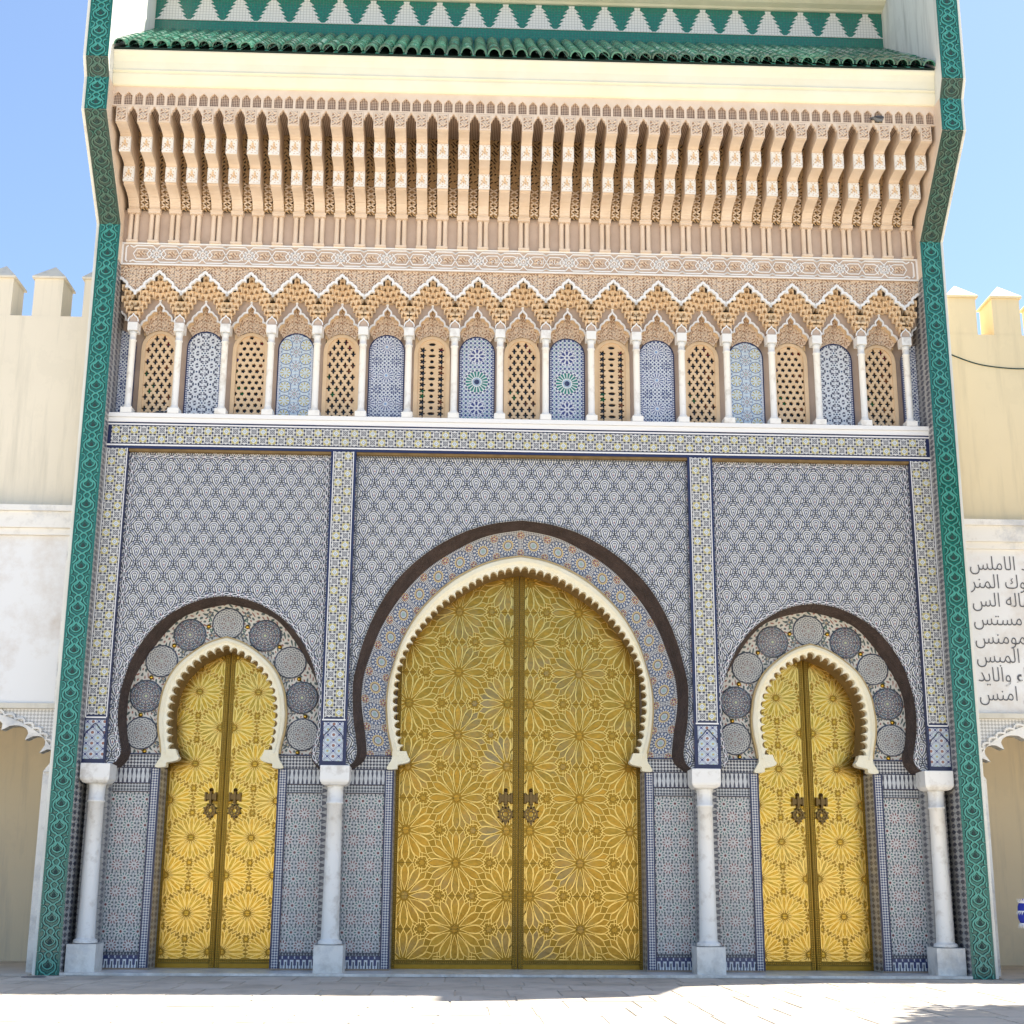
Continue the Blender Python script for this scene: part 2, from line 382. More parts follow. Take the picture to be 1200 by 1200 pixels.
M['kcheck'] = mat('zellige_black_check', p_check(.046, (.04,.04,.06), (.62,.61,.58)), .35)
def p_reveal():
    u, v = uvxy(); k = pi/.085; a = u*.38
    return layers((.42,.41,.39), (xsin((a+v)*k)*xsin((a-v)*k) > .1, (.07,.07,.09)), (xabs(cellc(v, .17)) < .004, (.2,.2,.2)))
M['rcheck'] = mat('zellige_reveal_lattice', p_reveal, .35)
M['chain'] = mat('zellige_chain', p_chain, .3)
M['ringM'] = mat('zellige_medallion_ring', p_ringM, .3)
M['ringS'] = mat('zellige_floret_ring', p_ringS, .35)
M['roundA'] = mat('zellige_pale_roundel', p_round(0), .3); M['roundB'] = mat('zellige_dark_roundel', p_round(1), .3)
for k in range(4): M['pan%d' % k] = mat('zellige_window_panel_%s' % ('star', 'rosette', 'ray', 'sunburst')[k], p_panel(k), .3)
M['sarch'] = mat('zellige_small_arch', p_small_arch, .3)
M['teethK'] = mat('zellige_black_teeth', p_teeth(.062, (.05,.05,.08), (.62,.63,.63)), .3)
M['teethB'] = mat('zellige_blue_teeth', lambda: (lambda uv: layers((.022,.035,.13), ((xabs(cellc(uv[0], .085)) < .024) & (uv[1] < .175), (.70,.71,.72)), ((xabs(cellc(uv[0], .085)) < .036) & (uv[1] < .10), (.70,.71,.72)), ((xabs(cellc(uv[0], .085)) < .009) & (uv[1] < .15), (.02,.03,.06)), ((xabs(cellc(uv[0], .085, .0425)+xabs(cellc(uv[1], .06))*.2) < .008) & (uv[1] > .19), (.6,.62,.66))))(uvxy()), .3)
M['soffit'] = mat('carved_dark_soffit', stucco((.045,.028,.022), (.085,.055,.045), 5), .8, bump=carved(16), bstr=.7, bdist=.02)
M['cream'] = mat('cream_carved_plaster', stucco((.84,.76,.54), (.86,.81,.64), 4), .6, bump=carved(30), bstr=.35, bdist=.008)
M['tan'] = mat('tan_bead', stucco((.42,.30,.13), (.52,.39,.19), 6), .6); M['amber'] = mat('shade_toned_amber', stucco((.16,.10,.03), (.24,.15,.05), 6), .7)  # amber carries the recess shade and warm reflected tint in its colour
def grime(base):
    def f():
        n = X.nt.nodes.new('ShaderNodeSeparateXYZ'); X.nt.links.new(worldpos(), n.inputs[0]); z = X(n.outputs[2])
        return mixc(ramp(noise(5, 6, .65, worldpos())+ramp(z*-1.0, -.55, .0)*.18, .54, .88)*.7, base(), (.40,.36,.30))
    return f
M['marble'] = mat('white_marble', grime(lambda: mixc(ramp(noise(2.2, 7, .68, worldpos()), .5, .72), (.82,.79,.73), (.50,.51,.52))), .35, bump=lambda: noise(30, 3), bstr=.05)
M['wmarble'] = mat('white_painted_column', grime(lambda: mixc(ramp(noise(5, 6, .6, worldpos()), .52, .8), (.84,.82,.77), (.66,.61,.54))), .4)
M['white'] = mat('white_stucco_line', (.82,.81,.79), .6)
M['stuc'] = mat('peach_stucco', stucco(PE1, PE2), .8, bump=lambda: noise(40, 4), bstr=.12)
M['stucb'] = mat('coved_stucco', stucco(PE1, PE2), .8, bump=lambda: (lambda uv: xabs(xsin(uv[1]*(pi/.031)))*.6+xabs(xsin(uv[1]*(pi/.094)))*.5+noise(40, 4)*.3)(uvxy()), bstr=.55, bdist=.012)
M['stucw'] = mat('amber_stucco', stucco((.70,.50,.30), (.78,.58,.37)), .8)
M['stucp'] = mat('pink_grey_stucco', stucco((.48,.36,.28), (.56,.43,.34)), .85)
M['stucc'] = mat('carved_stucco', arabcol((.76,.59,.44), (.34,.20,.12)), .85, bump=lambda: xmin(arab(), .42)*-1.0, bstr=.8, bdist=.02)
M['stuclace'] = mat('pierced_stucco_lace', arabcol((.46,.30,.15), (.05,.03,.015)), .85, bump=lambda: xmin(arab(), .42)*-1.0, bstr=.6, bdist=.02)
M['nlat'] = mat('niche_lattice', p_check(.026, (.13,.08,.05), (.58,.44,.34)), .85)
M['face'] = mat('painted_bracket_face', arabcol((.80,.77,.72), (.55,.40,.28)), .7)
M['creamp'] = mat('cream_paint', stucco((.80,.74,.55), (.84,.79,.62), 2), .7)
def streak(c1, c2, amt=.5):
    def f():
        mp = X.nt.nodes.new('ShaderNodeMapping'); mp.inputs['Scale'].default_value = (6, 6, .5); X.nt.links.new(worldpos(), mp.inputs[0])
        p_ = ramp(noise(.7, 8, .72, worldpos()), .545, .575)*.16*amt
        return mixc(xmax(ramp(noise(1, 6, .65, mp.outputs[0]), .5, .78)*amt, p_), mixc(ramp(noise(.5, 4, .6, worldpos()), .3, .7), c1, tuple(q*.93 for q in c1)), c2)
    return f
M['wing'] = mat('white_wing_plaster', streak((.80,.78,.70), (.35,.33,.28), .7), .8)
M['wallL'] = mat('pale_cream_wall', streak((.80,.72,.57), (.50,.46,.36), .6), .85, bump=lambda: noise(12, 5), bstr=.08)
M['wallR'] = mat('yellow_wall', streak((.82,.68,.43), (.58,.48,.30), .6), .85, bump=lambda: noise(12, 5), bstr=.08)
M['wallN'] = mat('ochre_niche_plaster', streak((.82,.70,.50), (.54,.48,.38), .7), .85, bump=lambda: noise(9, 5), bstr=.1)
M['cap'] = mat('merlon_cap_stone', streak((.74,.68,.56), (.46,.42,.36), .7), .85)
M['green'] = mat('teal_glaze', lambda: mixc(ramp(noise(3, 4, .6, worldpos()), .3, .75), (.010,.115,.092), (.024,.17,.135)), .16, spec=.6, bump=lambda: noise(25, 3), bstr=.12)
M['greend'] = mat('shaded_dusty_teal_glaze', lambda: mixc(ramp(noise(9, 5, .65, worldpos()), .3, .7), (.018,.06,.047), (.06,.085,.066)), .5)  # overhang shade put into the colour, along with some dust
M['greene'] = mat('shaded_dusty_teal_relief', lambda: mixc(ramp(noise(9, 5, .65, worldpos()), .3, .7), (.03,.13,.10), (.10,.15,.11)), .5)  # relief colour darkened for the same overhang shade, plus dust
M['greenl'] = mat('teal_glaze_relief', lambda: mixc(ramp(noise(8, 4, .6, worldpos()), .3, .75), (.04,.25,.20), (.09,.37,.30)), .2, spec=.6)
M['grout'] = mat('dark_grout', (.02,.05,.045), .8)
def rooft():
    n = X.nt.nodes.new('ShaderNodeObjectInfo')
    return mixc(X(n.outputs['Random']), (.008,.075,.052), (.055,.24,.155))
M['rooft'] = mat('green_roof_glaze', lambda: mixc(ramp(noise(7, 5, .65, worldpos()), .55, .75), rooft(), (.10,.11,.07)), .12, spec=.7)
M['tealtile'] = mat('teal_mosaic', lambda: (lambda uv: layers((.012,.15,.11), ((xabs(cellc(uv[0], .05)) < .0035) | (xabs(cellc(uv[1], .05)) < .0035), (.06,.13,.11)), ((noise(30, 1) > .6), (.02,.2,.14))))(uvxy()), .25)
M['whtile'] = mat('white_mosaic', lambda: (lambda uv: layers((.66,.66,.62), ((xabs(cellc(uv[0], .05)) < .0035) | (xabs(cellc(uv[1], .05)) < .0035), (.38,.38,.36))))(uvxy()), .3)
def brass(tar, A=(.46,.275,.035), B=(.58,.365,.065)):
    def f():
        a = ramp(noise(1.1, 5, .6, worldpos()), .50, .70)*tar; b = ramp(noise(9, 4, .6, worldpos()), .3, .8)
        return mixc(a, mixc(b, A, B), (.27,.20,.10))
    return f
M['brass'] = mat('polished_brass', brass(.35), .27, 1.0, bump=lambda: noise(26, 4, .6), bstr=.25, bdist=.01)
M['brassw'] = mat('worn_brass', brass(.95, (.33,.19,.03), (.46,.275,.05)), .32, 1.0, bump=lambda: noise(18, 4, .6), bstr=.35, bdist=.012)
M['brassd'] = mat('dark_brass_ground', lambda: mixc(noise(20, 3), (.16,.10,.02), (.30,.20,.05)), .5, 1.0)
M['brassl'] = mat('bright_brass_ground', lambda: mixc(noise(20, 3), (.55,.38,.08), (.72,.50,.14)), .4, 1.0)
M['brassg'] = mat('brass_groove', lambda: mixc(noise(14, 3), (.27,.155,.022), (.38,.23,.04)), .38, 1.0)
M['brassh'] = mat('bright_brass_line', (.78,.54,.17), .28, 1.0)
M['brassk'] = mat('aged_brass_fitting', (.17,.11,.045), .4, 1.0)
M['glass'] = mat('coloured_glass', lambda: (lambda uv: (lambda h: layers((.008,.008,.008), (h > .80, (.16,.05,.005)), (h > .86, (.004,.10,.02)), (h > .92, (.14,.004,.006)), (h > .965, (.01,.015,.25))))(
    X.op('FRACT', xsin(cellid(uv[0], .12)*12.9898+cellid(uv[1], .13)*78.233)*43758.5)))(uvxy()), .2)
# ------------------------------------------------------------------ outlines (metres, half profiles foot -> crown)
MO = spline([(2.46,2.78),(2.36,2.86),(2.315,2.98),(2.335,3.18),(2.385,3.49),(2.405,3.94),(2.36,4.22),(2.27,4.58),(2.11,5.0),(1.87,5.41),(1.56,5.75),(1.19,6.03),(.78,6.24),(.39,6.35),(0,6.40)])
MI = spline([(2.40,2.78),(2.25,2.88),(2.20,3.01),(2.245,3.38),(2.30,3.72),(2.30,3.95),(2.265,4.2),(2.16,4.54),(2.02,4.9),(1.73,5.36),(1.285,5.82),(.6,6.215),(0,6.35)])
SO = spline([(1.93,2.79),(1.87,2.88),(1.83,2.98),(1.86,3.15),(1.905,3.37),(1.93,3.69),(1.91,3.99),(1.85,4.25),(1.71,4.68),(1.45,5.12),(1.06,5.51),(.69,5.74),(.35,5.87),(0,5.93)])
SI = spline([(1.64,3.02),(1.675,3.13),(1.72,3.29),(1.75,3.5),(1.775,3.75),(1.735,4.19),(1.595,4.57),(1.36,4.915),(1.045,5.235),(.585,5.535),(.25,5.66),(0,5.71)])
LO = spline([(1.46,2.78),(1.36,2.89),(1.33,2.98),(1.37,3.17),(1.405,3.36),(1.415,3.58),(1.40,3.8),(1.36,4.01),(1.29,4.25),(1.17,4.49),(1.01,4.72),(.81,4.91),(.55,5.07),(.28,5.17),(0,5.21)])
LI = spline([(1.40,2.78),(1.31,2.89),(1.28,3.01),(1.32,3.16),(1.365,3.40),(1.375,3.55),(1.34,3.96),(1.11,4.43),(.76,4.885),(.43,5.065),(0,5.165)])
TO = spline([(.95,2.79),(.89,2.87),(.84,2.95),(.86,3.14),(.895,3.31),(.91,3.5),(.90,3.65),(.85,3.93),(.71,4.21),(.49,4.42),(.24,4.58),(0,4.66)])
TI = spline([(.64,3.02),(.685,3.12),(.705,3.29),(.72,3.48),(.705,3.72),(.64,3.95),(.49,4.18),(.26,4.37),(0,4.475)])
N = 96
# ================================================================== the gate
gate = empty('palace_gate', 'tall tiled palace gate with three brass horseshoe doorways and green tiled eave', 'gate')
W = 6.13
# solid core behind everything
b = MB(); b.box(-W, W, 1.02, 3.2, 0, 17.2)
for x0, x1 in ((-W,-5.12),(-3.45,-1.80),(1.80,3.45),(5.12,W)): b.box(x0, x1, .505, 1.018, 0, 2.785)
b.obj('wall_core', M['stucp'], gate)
# --- ring-depth wall: full width plate with the doorways' scalloped outlines cut out (y .5)
for cx, So_, Io_ in ((0, SO, MI), (-4.28, TO, LI), (4.28, TO, LI)):
    a = shift(whole(resample(Io_, N)), cx); c = shift(whole(resample(So_, N)), cx)
    big = cx == 0
    b = MB(); b.loft(a, .5, c, .5)
    # u runs from the crown
    b.obj('arch_ring', M['ringM' if big else 'ringS'], gate, label='blue and yellow medallion mosaic ring round the main arch' if big else 'white mosaic ring set with round tile roundels')
    d = shift(whole(resample(MO if big else LO, N)), cx)
    b = MB(); b.loft(d, .10, a, .505); b.obj('arch_soffit', M['soffit'], gate)
    c2 = shift([(x*.985, z-.03) for x, z in whole(resample(SI if big else TI, N))], cx)
    c3 = [(x+(x-cx)*.05, z+.06) for x, z in c2]
    b = MB(); b.loft(c3, .52, c3, .96); b.loft(c, .505, c3, .52); b.obj('door_reveal', M['amber'], gate)
# roundels and brass studs on the side rings
rmA = MB(); rmA.latheY([(.236,0),(.236,.010),(.222,.018),(0.001,.020)], 0, 0, 0, 32, smooth=False); meA = rmA.mesh('tile_roundel', M['roundA']); meB = rmA.mesh('tile_roundel', M['roundB'])
st = MB(); st.latheY([(.034,0),(.032,.016),(.02,.03),(.001,.036)], 0, 0, 0, 12); meS = st.mesh('brass_stud', M['brass'])
HR = [(1.15,3.27),(1.12,3.80),(.93,4.31),(.545,4.70),(0,4.87)]
for cx in (-4.28, 4.28):
    full = [(-x, z) for x, z in HR]+HR[:-1][::-1]
    for i, (x, z) in enumerate(full):
        put('tile_roundel', meA if i % 2 == 0 else meB, gate, (cx+x, .5, z))
    path = resample(full, 400)
    for i in range(8):
        p, q = full[i], full[i+1]; mx, mz = (p[0]+q[0])/2, (p[1]+q[1])/2; r = hypot(mx, mz-3.6); k = 1+.045/r
        put('brass_stud', meS, gate, (cx+mx*k, .499, 3.6+(mz-3.6)*k))
    for sx in (-1, 1): put('brass_stud', meS, gate, (cx+sx*1.09, .499, 3.015))
# scalloped cream arches
def scallop(cx, So_, Si_, foot):
    inn = whole(resample(Si_, 400)); n = 0; L = [0]
    for i in range(1, len(inn)): L.append(L[-1]+hypot(inn[i][0]-inn[i-1][0], inn[i][1]-inn[i-1][1]))
    k = int(round(L[-1]/.117)); K = 7
    t = np.linspace(0, L[-1], k*K+1); px = np.interp(t, L, [p[0] for p in inn]); pz = np.interp(t, L, [p[1] for p in inn])
    tip = []; mid = []; cz = 3.7
    for i in range(len(t)):
        a, c = max(i-1, 0), min(i+1, len(t)-1); dx, dz = px[c]-px[a], pz[c]-pz[a]; l = hypot(dx, dz); nx, nz = -dz/l, dx/l
        d = .074*sqrt(abs(sin(pi*(i % K)/K))); tip.append((px[i]+nx*d, pz[i]+nz*d)); mid.append((px[i]+nx*.10, pz[i]+nz*.10))
    out = whole(resample([p for p in So_ if p[1] > 2.97], 400)); out = resample(out, len(t))
    tip = shift(tip, cx); mid = shift(mid, cx); out = shift(out, cx)
    b = MB()
    b.loft(out, .50, out, .43); mo = [(o[0]*.8+m[0]*.2, o[1]*.8+m[1]*.2) for o, m in zip(out, mid)]
    m2 = [(o[0]*.35+m[0]*.65, o[1]*.35+m[1]*.65) for o, m in zip(out, mid)]
    b.loft(out, .43, mo, .385); b.loft(mo, .385, m2, .375); b.loft(m2, .375, mid, .40); b.loft(mid, .40, tip, .405)
    b.loft(tip, .405, tip, .55); b.loft(tip, .55, mid, .56)
    # feet
    for sx in (-1, 1):
        fx0, fx1 = foot
        P = spline([(fx0+.0,3.04),(fx0-.03,2.96),(fx0-.055,2.925),(fx0-.03,2.885),(fx0+.06,2.86),(fx0+.12,2.845),(fx0+.13,2.79),(fx1+.07,2.785),(fx1+.045,2.86),(fx1+.005,2.93),(fx1,3.04)], 4)
        b.prism([(cx+sx*x, z) for x, z in P], .386, .56)
    o = b.obj('scalloped_arch', M['cream'], gate)
    bb = MB(); bb.ribbon(out, .030, .41, .50); bb.obj('bead', M['tan'], o)
scallop(0, SO, SI, (1.63, 1.83)); scallop(-4.28, TO, TI, (.63, .83)); scallop(4.28, TO, TI, (.63, .83))
# --- spandrel panels with chain borders (front y .10)
ZP = 7.385
for cx, x0, x1, O_ in ((0, -2.462, 2.462, MO), (-4.318, -5.807, -2.831, LO), (4.318, 2.831, 5.807, LO)):
    ac = 0 if cx == 0 else (4.28 if cx > 0 else -4.28)
    A = shift(whole(resample(O_, N)), ac); A = [(min(max(x, x0), x1), z) for x, z in A]
    A[0] = (x0, 2.785); A[-1] = (x1, 2.785)
    out = [(x0, 2.785), (x0, ZP), (x1, ZP), (x1, 2.785)]
    P = A+[(x1, ZP), (x0, ZP)]
    b = MB(); b.prism(P, .10, .11)
    nm = 'wide central' if cx == 0 else 'side'
    o = b.obj('spandrel_panel', M['scale'], gate)
    c = MB(); e = .055
    if cx: c.ribbon([(x0+e, 4.0),(x0+e, ZP-.095),(x1-e, ZP-.095),(x1-e, 4.0)], .05, .092, .10)
    else: c.ribbon([(x0+.03, 4.0),(x0+.03, ZP-.05),(x1-.03, ZP-.05),(x1-.03, 4.0)], .022, .094, .10, m=1)
    d = .036 if cx else .014
    ar = shift([(x*(1+d/hypot(x, z-3.7+1e-9)), 3.7+(z-3.7)*(1+d/(hypot(x, z-3.7)+1e-9))) for x, z in whole(resample([p for p in O_ if p[1] > 2.85], N))], ac)
    ar = [p for p in ar if x0+.02 < p[0] < x1-.02] if cx else [p for p in ar if x0+.012 < p[0] < x1-.012]
    c.ribbon(ar, .052 if cx else .020, .090, .10, m=0 if cx else 1)
    c.obj('chain_border', [M['chain'], M['gcheck']], o)
    MB().box(x0+.003, x1-.003, .02, .10, ZP-.034, ZP-.001).obj('head_shade_strip', M['amber'], o)  # brown strip painted as the shadow line under the band
# --- border frame: band + pilasters at y 0, tiles proud
def border(x0, x1, z0, z1, cols, rows, nm):
    b = MB(); b.box(x0, x1, .004, .36, z0, z1); o = b.obj('tile_border', M['base_blue'], gate)
    t = MB(); P = .135; w_, h_ = (x1-x0), (z1-z0); mx = (w_-cols*P)/2; mz = (h_-rows*P)/2
    return o, mx, mz
def tiles(o, xs, zs, nx, nz, P=.135):
    t = MB(); g = .0025
    for i in range(nx):
        for j in range(nz):
            x, z = xs+i*P, zs+j*P; t.box(x+g, x+P-g, -.004, .006, z+g, z+P-g)
            for f in range(6*4): pass
    # uv so that each tile is one pattern cell
    uv = [((p[0]-xs-P/2), (p[1]-zs-P/2)) for p in t.uv]; t.uv = uv
    q = t.obj('border_tiles', M['border'], o); q['kind'] = 'stuff'
    return q
b = MB(); b.box(-W, W, .004, .36, ZP, 7.861); bo = b.obj('tile_border', M['base_blue'], gate)
nx = 90; tiles(bo, -nx*.135/2, 7.462, nx, 2)
t = MB(); t.box(-W, W, -.006, .004, 7.425, 7.447); t.box(-W, W, -.006, .004, 7.745, 7.765); t.box(-W, W, -.012, .004, 7.79, 7.858); t.obj('border_fillet', M['white'], bo)
for x0, x1 in ((-W,-5.807),(-2.831,-2.462),(2.462,2.831),(5.807,W)):
    xm = (x0+x1)/2
    b = MB(); b.box(x0, x1, .004, .36, 2.80, ZP); po = b.obj('pilaster', M['base_blue'], gate)
    nc = 2; xs = xm-nc*.135/2; tiles(po, xs, 3.47, nc, 29)
    t = MB(); 
    for xx in (xs-.017, xs+nc*.135+.005): t.box(xx, xx+.012, -.005, .004, 3.44, ZP)
    t.box(x0+.02, x1-.02, -.005, .004, 3.425, 3.445); t.obj('border_fillet', M['white'], po)
    t = MB(); t.box(xs-.005, xs+nc*.135+.005, -.003, .006, 2.86, 3.40); q = t.obj('arched_tile_panel', M['sarch'], po)
    t = MB(); t.ribbon(spline([(xs, 3.16),(xs+.01,3.22),(xs+.07,3.28),(xm,3.35),(xs+2*.135-.07,3.28),(xs+2*.135-.01,3.22),(xs+.27,3.16)], 3), .014, -.010, .0); t.obj('arch_line', M['base_blue'], q)
# --- lower walls between doors (y .5 face carries tile panels)
for x0, x1, bl in ((-W,-5.12,1),(-3.45,-1.80,3),(1.80,3.45,3),(5.12,W,0)):
    o = MB().box(x0+.003, x1-.003, .490, .504, .27, 2.44).obj('star_tile_dado', M['jamb'], gate)
    MB().box(x0+.003, x1-.003, .486, .503, 2.79, 2.965).obj('mesh_tile_band', M['kcheck'], o)
    MB().box(x0+.003, x1-.003, .482, .503, 2.575, 2.775).obj('toothed_tile_band', M['teethK'], o)
    MB().box(x0+.003, x1-.003, .484, .503, 2.455, 2.56).obj('narrow_tile_band', M['gcheck'], o)
    MB().box(x0+.003, x1-.003, .484, .503, .235, .262).obj('narrow_tile_band', M['gcheck'], o)
    MB().box(x0+.003, x1-.003, .478, .503, .06, .225).obj('merlon_tile_band', M['teethB'], o)
    l = MB()
    for z in (2.445, 2.565, 2.779, .228, .264): l.box(x0+.003, x1-.003, .476, .49, z, z+.008)
    for z in (2.968,): l.box(x0+.003, x1-.003, .47, .50, z, z+.016)
    l.obj('tile_fillet', M['base_blue'], o)
    for s_ in (0, 1):
        if (s_ == 0 and x0 == -W) or (s_ == 1 and x1 == W): continue
        e = x0 if s_ == 0 else x1; k = 1 if s_ == 0 else -1
        q = MB().box(e+k*.004, e+k*.125, .468, .49, .06, 2.775).obj('blue_check_strip', M['bcheck'], o)
        l = MB(); l.box(e+k*.0, e+k*.022, .460, .49, .06, 2.776); l.box(e+k*.112, e+k*.130, .460, .49, .06, 2.776); l.obj('tile_fillet', M['base_blue'], o)
    for e, k in ((x0, -1), (x1, 1)):
        if abs(e) < W-.01: MB().box(e, e+k*.006, .50, .955, .04, 2.79).obj('tiled_jamb', M['rcheck'], o)
# piers behind the columns
for x in (-5.93,-2.64,2.64,5.93):
    MB().box(x-.15, x+.15 , .24, .485, .05, 2.79).obj('column_pier', M['rcheck'], gate)
# --- marble columns
capm = MB()
def rrect(z, w_, d_): return [(-w_,-d_,z),(w_,-d_,z),(w_,d_,z),(-w_,d_,z)]
for sec in (0,):
    rings = [rrect(z, w_, w_) for z, w_ in ((2.525,.135),(2.535,.165),(2.57,.195),(2.60,.203),(2.79,.203),(2.797,.196))]
    v = [p for r in rings for p in r]; f = [(4*i+k, 4*i+(k+1) % 4, 4*i+4+(k+1) % 4, 4*i+4+k) for i in range(len(rings)-1) for k in range(4)]
    capm.add(v, f+[[0,3,2,1],[20,21,22,23]])
shm = MB().lathe([(.165,.40),(.165,.43),(.155,.445),(.128,.455),(.125,.48),(.118,.9),(.112,1.6),(.106,2.27),(.118,2.275),(.122,2.29),(.118,2.305),(.108,2.31),(.112,2.49),(.125,2.53)], 0, 0, 28)
bam = MB().frust(-.205, .205, -.205, .1, 0, .40, .008); bam.box(-.205,.205,.1,.2,0,.40); bam.add([(-.197,-.205,.392),(.197,-.205,.392),(.205,.1,.40),(-.205,.1,.40)], [(0,1,2,3)])
mc, ms, mb_ = capm.mesh('capital', M['wmarble']), shm.mesh('marble_column', M['wmarble']), bam.mesh('base', M['marble'])
for x in (-5.905,-2.60,2.60,5.905):
    o = put('marble_column', ms, gate, (x, .12, 0)); put('capital', mc, o); put('base', mb_, o)
# --- threshold
MB().box(-6.12, 6.12, -.26, 1.0, 0.0, .035).obj('threshold_slab', M['marble'], gate)
# ================================================================== doors
def rosette_polys(R, n, big):
    out = []; k0 = pi/n; sx, sz_ = (.916, 1) if big else (1, .905)
    st_ = []
    for i in range(2*n):
        r = R*(.165 if i % 2 == 0 else .105); a = i*pi/n; st_.append((r*cos(a)*sx, r*sin(a)*sz_))
    out.append((st_, .010, .008))
    rot = lambda P, a: [((x*cos(a)-y*sin(a))*R*sx, (x*sin(a)+y*cos(a))*R*sz_) for x, y in P]
    q = 12/n
    for i in range(n):
        a = 2*pi*i/n+pi/2
        out.append((rot([(x, y*q) for x, y in ((.18,0),(.42,.088),(.70,.118),(.84,.090),(.985,0),(.84,-.090),(.70,-.118),(.42,-.088))], a), .020 if big else .014, .013 if big else .011))
        out.append((rot([(x, y*q) for x, y in ((.50,0),(.74,.060),(.86,.105),(1.035,.0),(.86,-.105),(.74,-.060))], a+k0), .015, .011))
    return out
def leaf(cx, sgn, wd, top, big):
    """sgn -1: leaf left of the joint at cx"""
    mt = M['brassw'] if big else M['brass']; gr = M['brassg']
    x0, x1 = (cx-wd, cx-.006) if sgn < 0 else (cx+.006, cx+wd)
    b = MB().box(x0, x1, .952, 1.015, .036, top); o = b.obj('door_leaf', gr, gate)
    st_w = .085 if big else .075; ou = .062 if big else .05
    px0, px1 = (x0+ou, x1-st_w) if sgn < 0 else (x0+st_w, x1-ou); pz0 = .17
    # stud bands
    d = MB()
    for a, c in ((x0, px0), (px1, x1)):
        d.box(a+.004, c-.012, .944, .953, .04, top)
    d.box(px0-.012, px1+.012, .944, .9525, .095, pz0-.015)
    d.obj('stile', M['brassd'], o)
    t = MB(); 
    for x in (px0-.010, px1+.002): t.frust(x, x+.008, .930, .953, .16, top, .002)
    t.frust(px0, px1, .930, .953, pz0-.012, pz0-.004, .002); t.obj('edge_bead', mt, o)
    s_ = MB(); z = .06
    rows = [px0-(.030 if sgn < 0 else .028), px1+(.030 if sgn < 0 else .028)]
    inner = x1 if sgn < 0 else x0
    rows.append(inner-sgn*(-1)*(-.022) if False else (inner-.018 if sgn < 0 else inner+.018))
    while z < top:
        for x in rows: s_.bev([(x-.011, z-.009),(x+.011, z-.009),(x+.011, z+.009),(x-.011, z+.009)], .944, .012, .006)
        z += .031
    x = px0
    while x < px1: s_.bev([(x-.009, .118),(x+.009, .118),(x+.009, .140),(x-.009, .140)], .944, .012, .006); x += .031
    q = s_.obj('stud_row', mt, o); q['kind'] = 'stuff'
    # rosettes
    for k in range(-6, 9):
        zz = (2.42 if big else 1.83)+k*(.46 if big else .525)
        if pz0+.05 < zz < top: MB().box(px0+.004, px1-.004, .9405, .953, zz-.0035, zz+.0035).obj('panel_seam', M['brassd'], o)
    if big: a_, p_, R, n, zc = .73, .92, .46, 12, 2.42; xc = cx+sgn*.90
    else: a_, p_, R, n, zc = .335, 1.05, .335, 16, 1.83; xc = cx+sgn*(px0+px1-2*cx)/2*sgn if False else (px0+px1)/2
    full = rosette_polys(R, n, big); fb = MB()
    for P, h, bv in full: fb.bev(P, .953, h, bv, tilt=.03)
    fme = None; lme = None; misc = MB(); cen = []
    def strap(b, dx=0, dz=0, cut=False):
        for P, h, bv in full[1:]:
            Q = [(u+dx, v+dz) for u, v in P]
            if cut:
                Q = clip(Q, px0+.004, px1-.004, pz0, top)
                if len(Q) < 3: continue
            b.ribbon([(u-dx, v-dz) for u, v in Q], .0095 if big else .0115, .953-h*.75-.004, .953, closed=True)
    for i in range(-4, 5):
        for j in range(-5, 8):
            x = xc+i*a_; z = zc+j*p_+(p_/2 if i % 2 else 0); cen.append((x, z))
            if x+R < px0 or x-R > px1 or z+R < pz0 or z-R > top: continue
            if x-R >= px0-1e-3 and x+R <= px1+1e-3 and z-R >= pz0 and z+R <= top:
                if fme is None: fme = fb.mesh('star_rosette', mt)
                q = put('star_rosette', fme, o, (x, 0, z))
                if lme is None: lb = MB(); strap(lb); lme = lb.mesh('strap_lines', M['brassh'])
                put('strap_lines', lme, o, (x, 0, z))['kind'] = 'stuff'
            else:
                cb = MB()
                for P, h, bv in full:
                    Q = clip(shift(P, x, z), px0+.002, px1-.002, pz0, top)
                    if len(Q) >= 3: cb.bev([(u-x, v-z) for u, v in Q], .953, h, min(bv, .008), tilt=.03)
                if cb.f:
                    put('star_rosette', cb.mesh('star_rosette', mt), o, (x, 0, z)); lb = MB(); strap(lb, x, z, True)
                    if lb.f: put('strap_lines', lb.mesh('strap_lines', M['brassh']), o, (x, 0, z))['kind'] = 'stuff'
    # interstitial pieces: small stars where three rosettes meet
    ext = MB(); k0_ = 0
    for x, z in cen:
        for dx, dz in (((a_*2/3, 0), (-a_*2/3, 0)) if big else ((0, p_/3), (0, -p_/3))):
            X0, Z0 = x+dx, z+dz; P = []; q = R*.125
            for k in range(12):
                r = q if k % 2 == 0 else q*.62; P.append((X0+r*cos(k*pi/6), Z0+r*sin(k*pi/6)))
            Q = clip(P, px0+.002, px1-.002, pz0, top)
            if len(Q) >= 3: misc.bev(Q, .953, .013, .006)
            P = [(X0+q*1.75*cos(k*pi/3+pi/6*(k0_)), Z0+q*1.75*sin(k*pi/3+pi/6*(k0_))) for k in range(6)]
            Q = clip(P, px0+.004, px1-.004, pz0, top)
            if len(Q) >= 3: ext.ribbon(Q, .0095, .940, .953, closed=True)
            for k in range(6):
                a_1 = k*pi/3+pi/6; A1 = (X0+q*cos(a_1), Z0+q*sin(a_1)); B1 = (X0+q*2.6*cos(a_1), Z0+q*2.6*sin(a_1))
                if all(px0 < p_2[0] < px1 and pz0 < p_2[1] < top for p_2 in (A1, B1)): ext.ribbon([A1, B1], .0085, .941, .953)
    if ext.f: ext.obj('strap_lines', M['brassh'], o)['kind'] = 'stuff'
    if misc.f: misc.obj('star_infill', mt, o)['kind'] = 'stuff'
